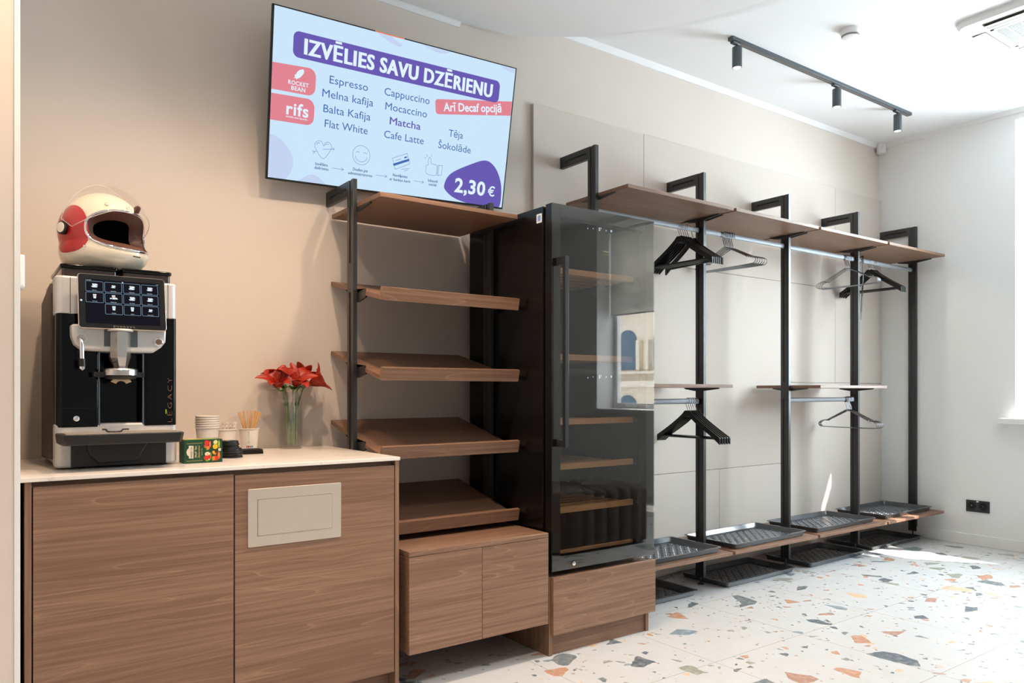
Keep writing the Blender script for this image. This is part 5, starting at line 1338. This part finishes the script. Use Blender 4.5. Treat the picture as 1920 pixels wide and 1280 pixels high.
# ---------------------------------------------------------------- socket, thermostat, window blinds, pouf
so_ = thing('wall_socket', 'black double power socket low on the right wall', 'socket', (XR, 2.414, 0.28))
MB().ext(rrect(2.337, 2.490, 0.2385, 0.3205, 0.004), 'x', XR - 0.010, XR).build('face_plate', plain('anthracite plate', srgb(52, 54, 57), 0.45), so_, bevel=0.0015)
for y in (2.452, 2.376):
    m = MB(); m.lathe([(0.0285, 0), (0.0285, 0.0012), (0.0205, 0.0014), (0.0195, 0.0004), (0, 0.0004)], (0, 0, 0), 28); m.v = [(XR - 0.010 - v[2], y + v[0], 0.2795 + v[1]) for v in m.v]
    ou = m.build('outlet', M['blackp'], so_)
    for dy in (-0.0095, 0.0095):
        c = MB(); c.lathe([(0.0026, 0.0006), (0.0026, 0.001), (0, 0.001)], (0, 0, 0), 12); c.v = [(XR - 0.010 - v[2], y + dy + v[0], 0.2795 + v[1]) for v in c.v]; c.build('pin_hole', M['slot'], ou)
    c = MB().box(XR - 0.0125, XR - 0.0105, y - 0.003, y + 0.003, 0.281, 0.286); c.build('earth_contact', M['chrome'], ou)
MB().box(XR - 0.0106, XR - 0.010, 2.407, 2.421, 0.309, 0.318).build('paper_label', M['white'], so_)
th = MB().ext(rrect(2.425, 2.505, 1.378, 1.468, 0.008), 'x', PX + 0.0005, PX + 0.013).build('thermostat', M['white'], None, bevel=0.003)
tag(th, 'small white wall thermostat at the edge of the left partition', 'thermostat')

blm = N('translucent blind'); tl = blm.n('ShaderNodeBsdfTranslucent'); tl.inputs[0].default_value = (0.85, 0.84, 0.80, 1); df = blm.n('ShaderNodeBsdfDiffuse'); df.inputs[0].default_value = (0.8, 0.79, 0.76, 1)
mx = blm.n('ShaderNodeMixShader'); mx.inputs[0].default_value = 0.5; blm.l(tl.outputs[0], mx.inputs[1]); blm.l(df.outputs[0], mx.inputs[2]); blm.l(mx.outputs[0], blm.out.inputs[0])
for k, (wy0, wy1, wz0, wz1) in enumerate(WINS):
    zb2 = (2.31, 1.96)[k]; xb = XR + 0.20  # the first blind is unseen, added to cut the sun patch on the floor
    bl_ = thing('roller_blind', ('added white roller blind trimming the sun in the window by the wardrobe', 'white roller blind half down in the window opposite the fridge')[k], 'blind', (xb, (wy0 + wy1) / 2, zb2))
    MB().box(xb - 0.0006, xb + 0.0006, wy0 + 0.02, wy1 - 0.02, zb2, wz1 - 0.03).build('fabric', blm.m, bl_)
    MB().tube([(xb, wy0 + 0.01, wz1 - 0.03), (xb, wy1 - 0.01, wz1 - 0.03)], 0.02, 16).build('roller', M['white'], bl_)
    MB().tube([(xb, wy0 + 0.02, zb2), (xb, wy1 - 0.02, zb2)], 0.008, 10).build('bottom_bar', M['white'], bl_)

po = MB(); px0, px1, py0, py1 = 3.14, 4.10, 0.42, 1.00
def pf_(u, v):
    a = 2 * pi * u; cx_, cy_ = (px0 + px1) / 2, (py0 + py1) / 2; n_ = 5
    c, s2 = cos(a), sin(a); rr = (abs(c) ** n_ + abs(s2) ** n_) ** (-1 / n_)
    X_, Y_ = c * rr, s2 * rr
    # section: foot, wall, rounded shoulder, top
    if v < 0.1: k, z = 0.93 + 0.6 * v, 0.02
    elif v < 0.65: k, z = 1.0, 0.02 + (v - 0.1) / 0.55 * 0.35
    elif v < 0.8: t = (v - 0.65) / 0.15 * pi / 2; k, z = 1 - 0.10 * (1 - cos(t)), 0.37 + 0.05 * sin(t)
    else: k, z = 0.90 * (1 - v) / 0.2, 0.42
    rib = abs(sin(X_ * 13)) ** 0.6
    off = 0.016 * (rib - 1)
    return (cx_ + X_ * (px1 - px0) / 2 * k, cy_ + Y_ * ((py1 - py0) / 2 + off * (1 if v < 0.8 else 0)) * k, z + (off * 0.8 if v > 0.72 and v < 0.999 else 0))
po.grid(pf_, 240, 30, cu=True)
tag(po.build('pouf', plain('taupe velour', srgb(92, 82, 74), 0.9, noise=0.1, nscale=200), None, smooth=70), 'ribbed taupe pouf mirrored in the glass door of the wine fridge', 'pouf')
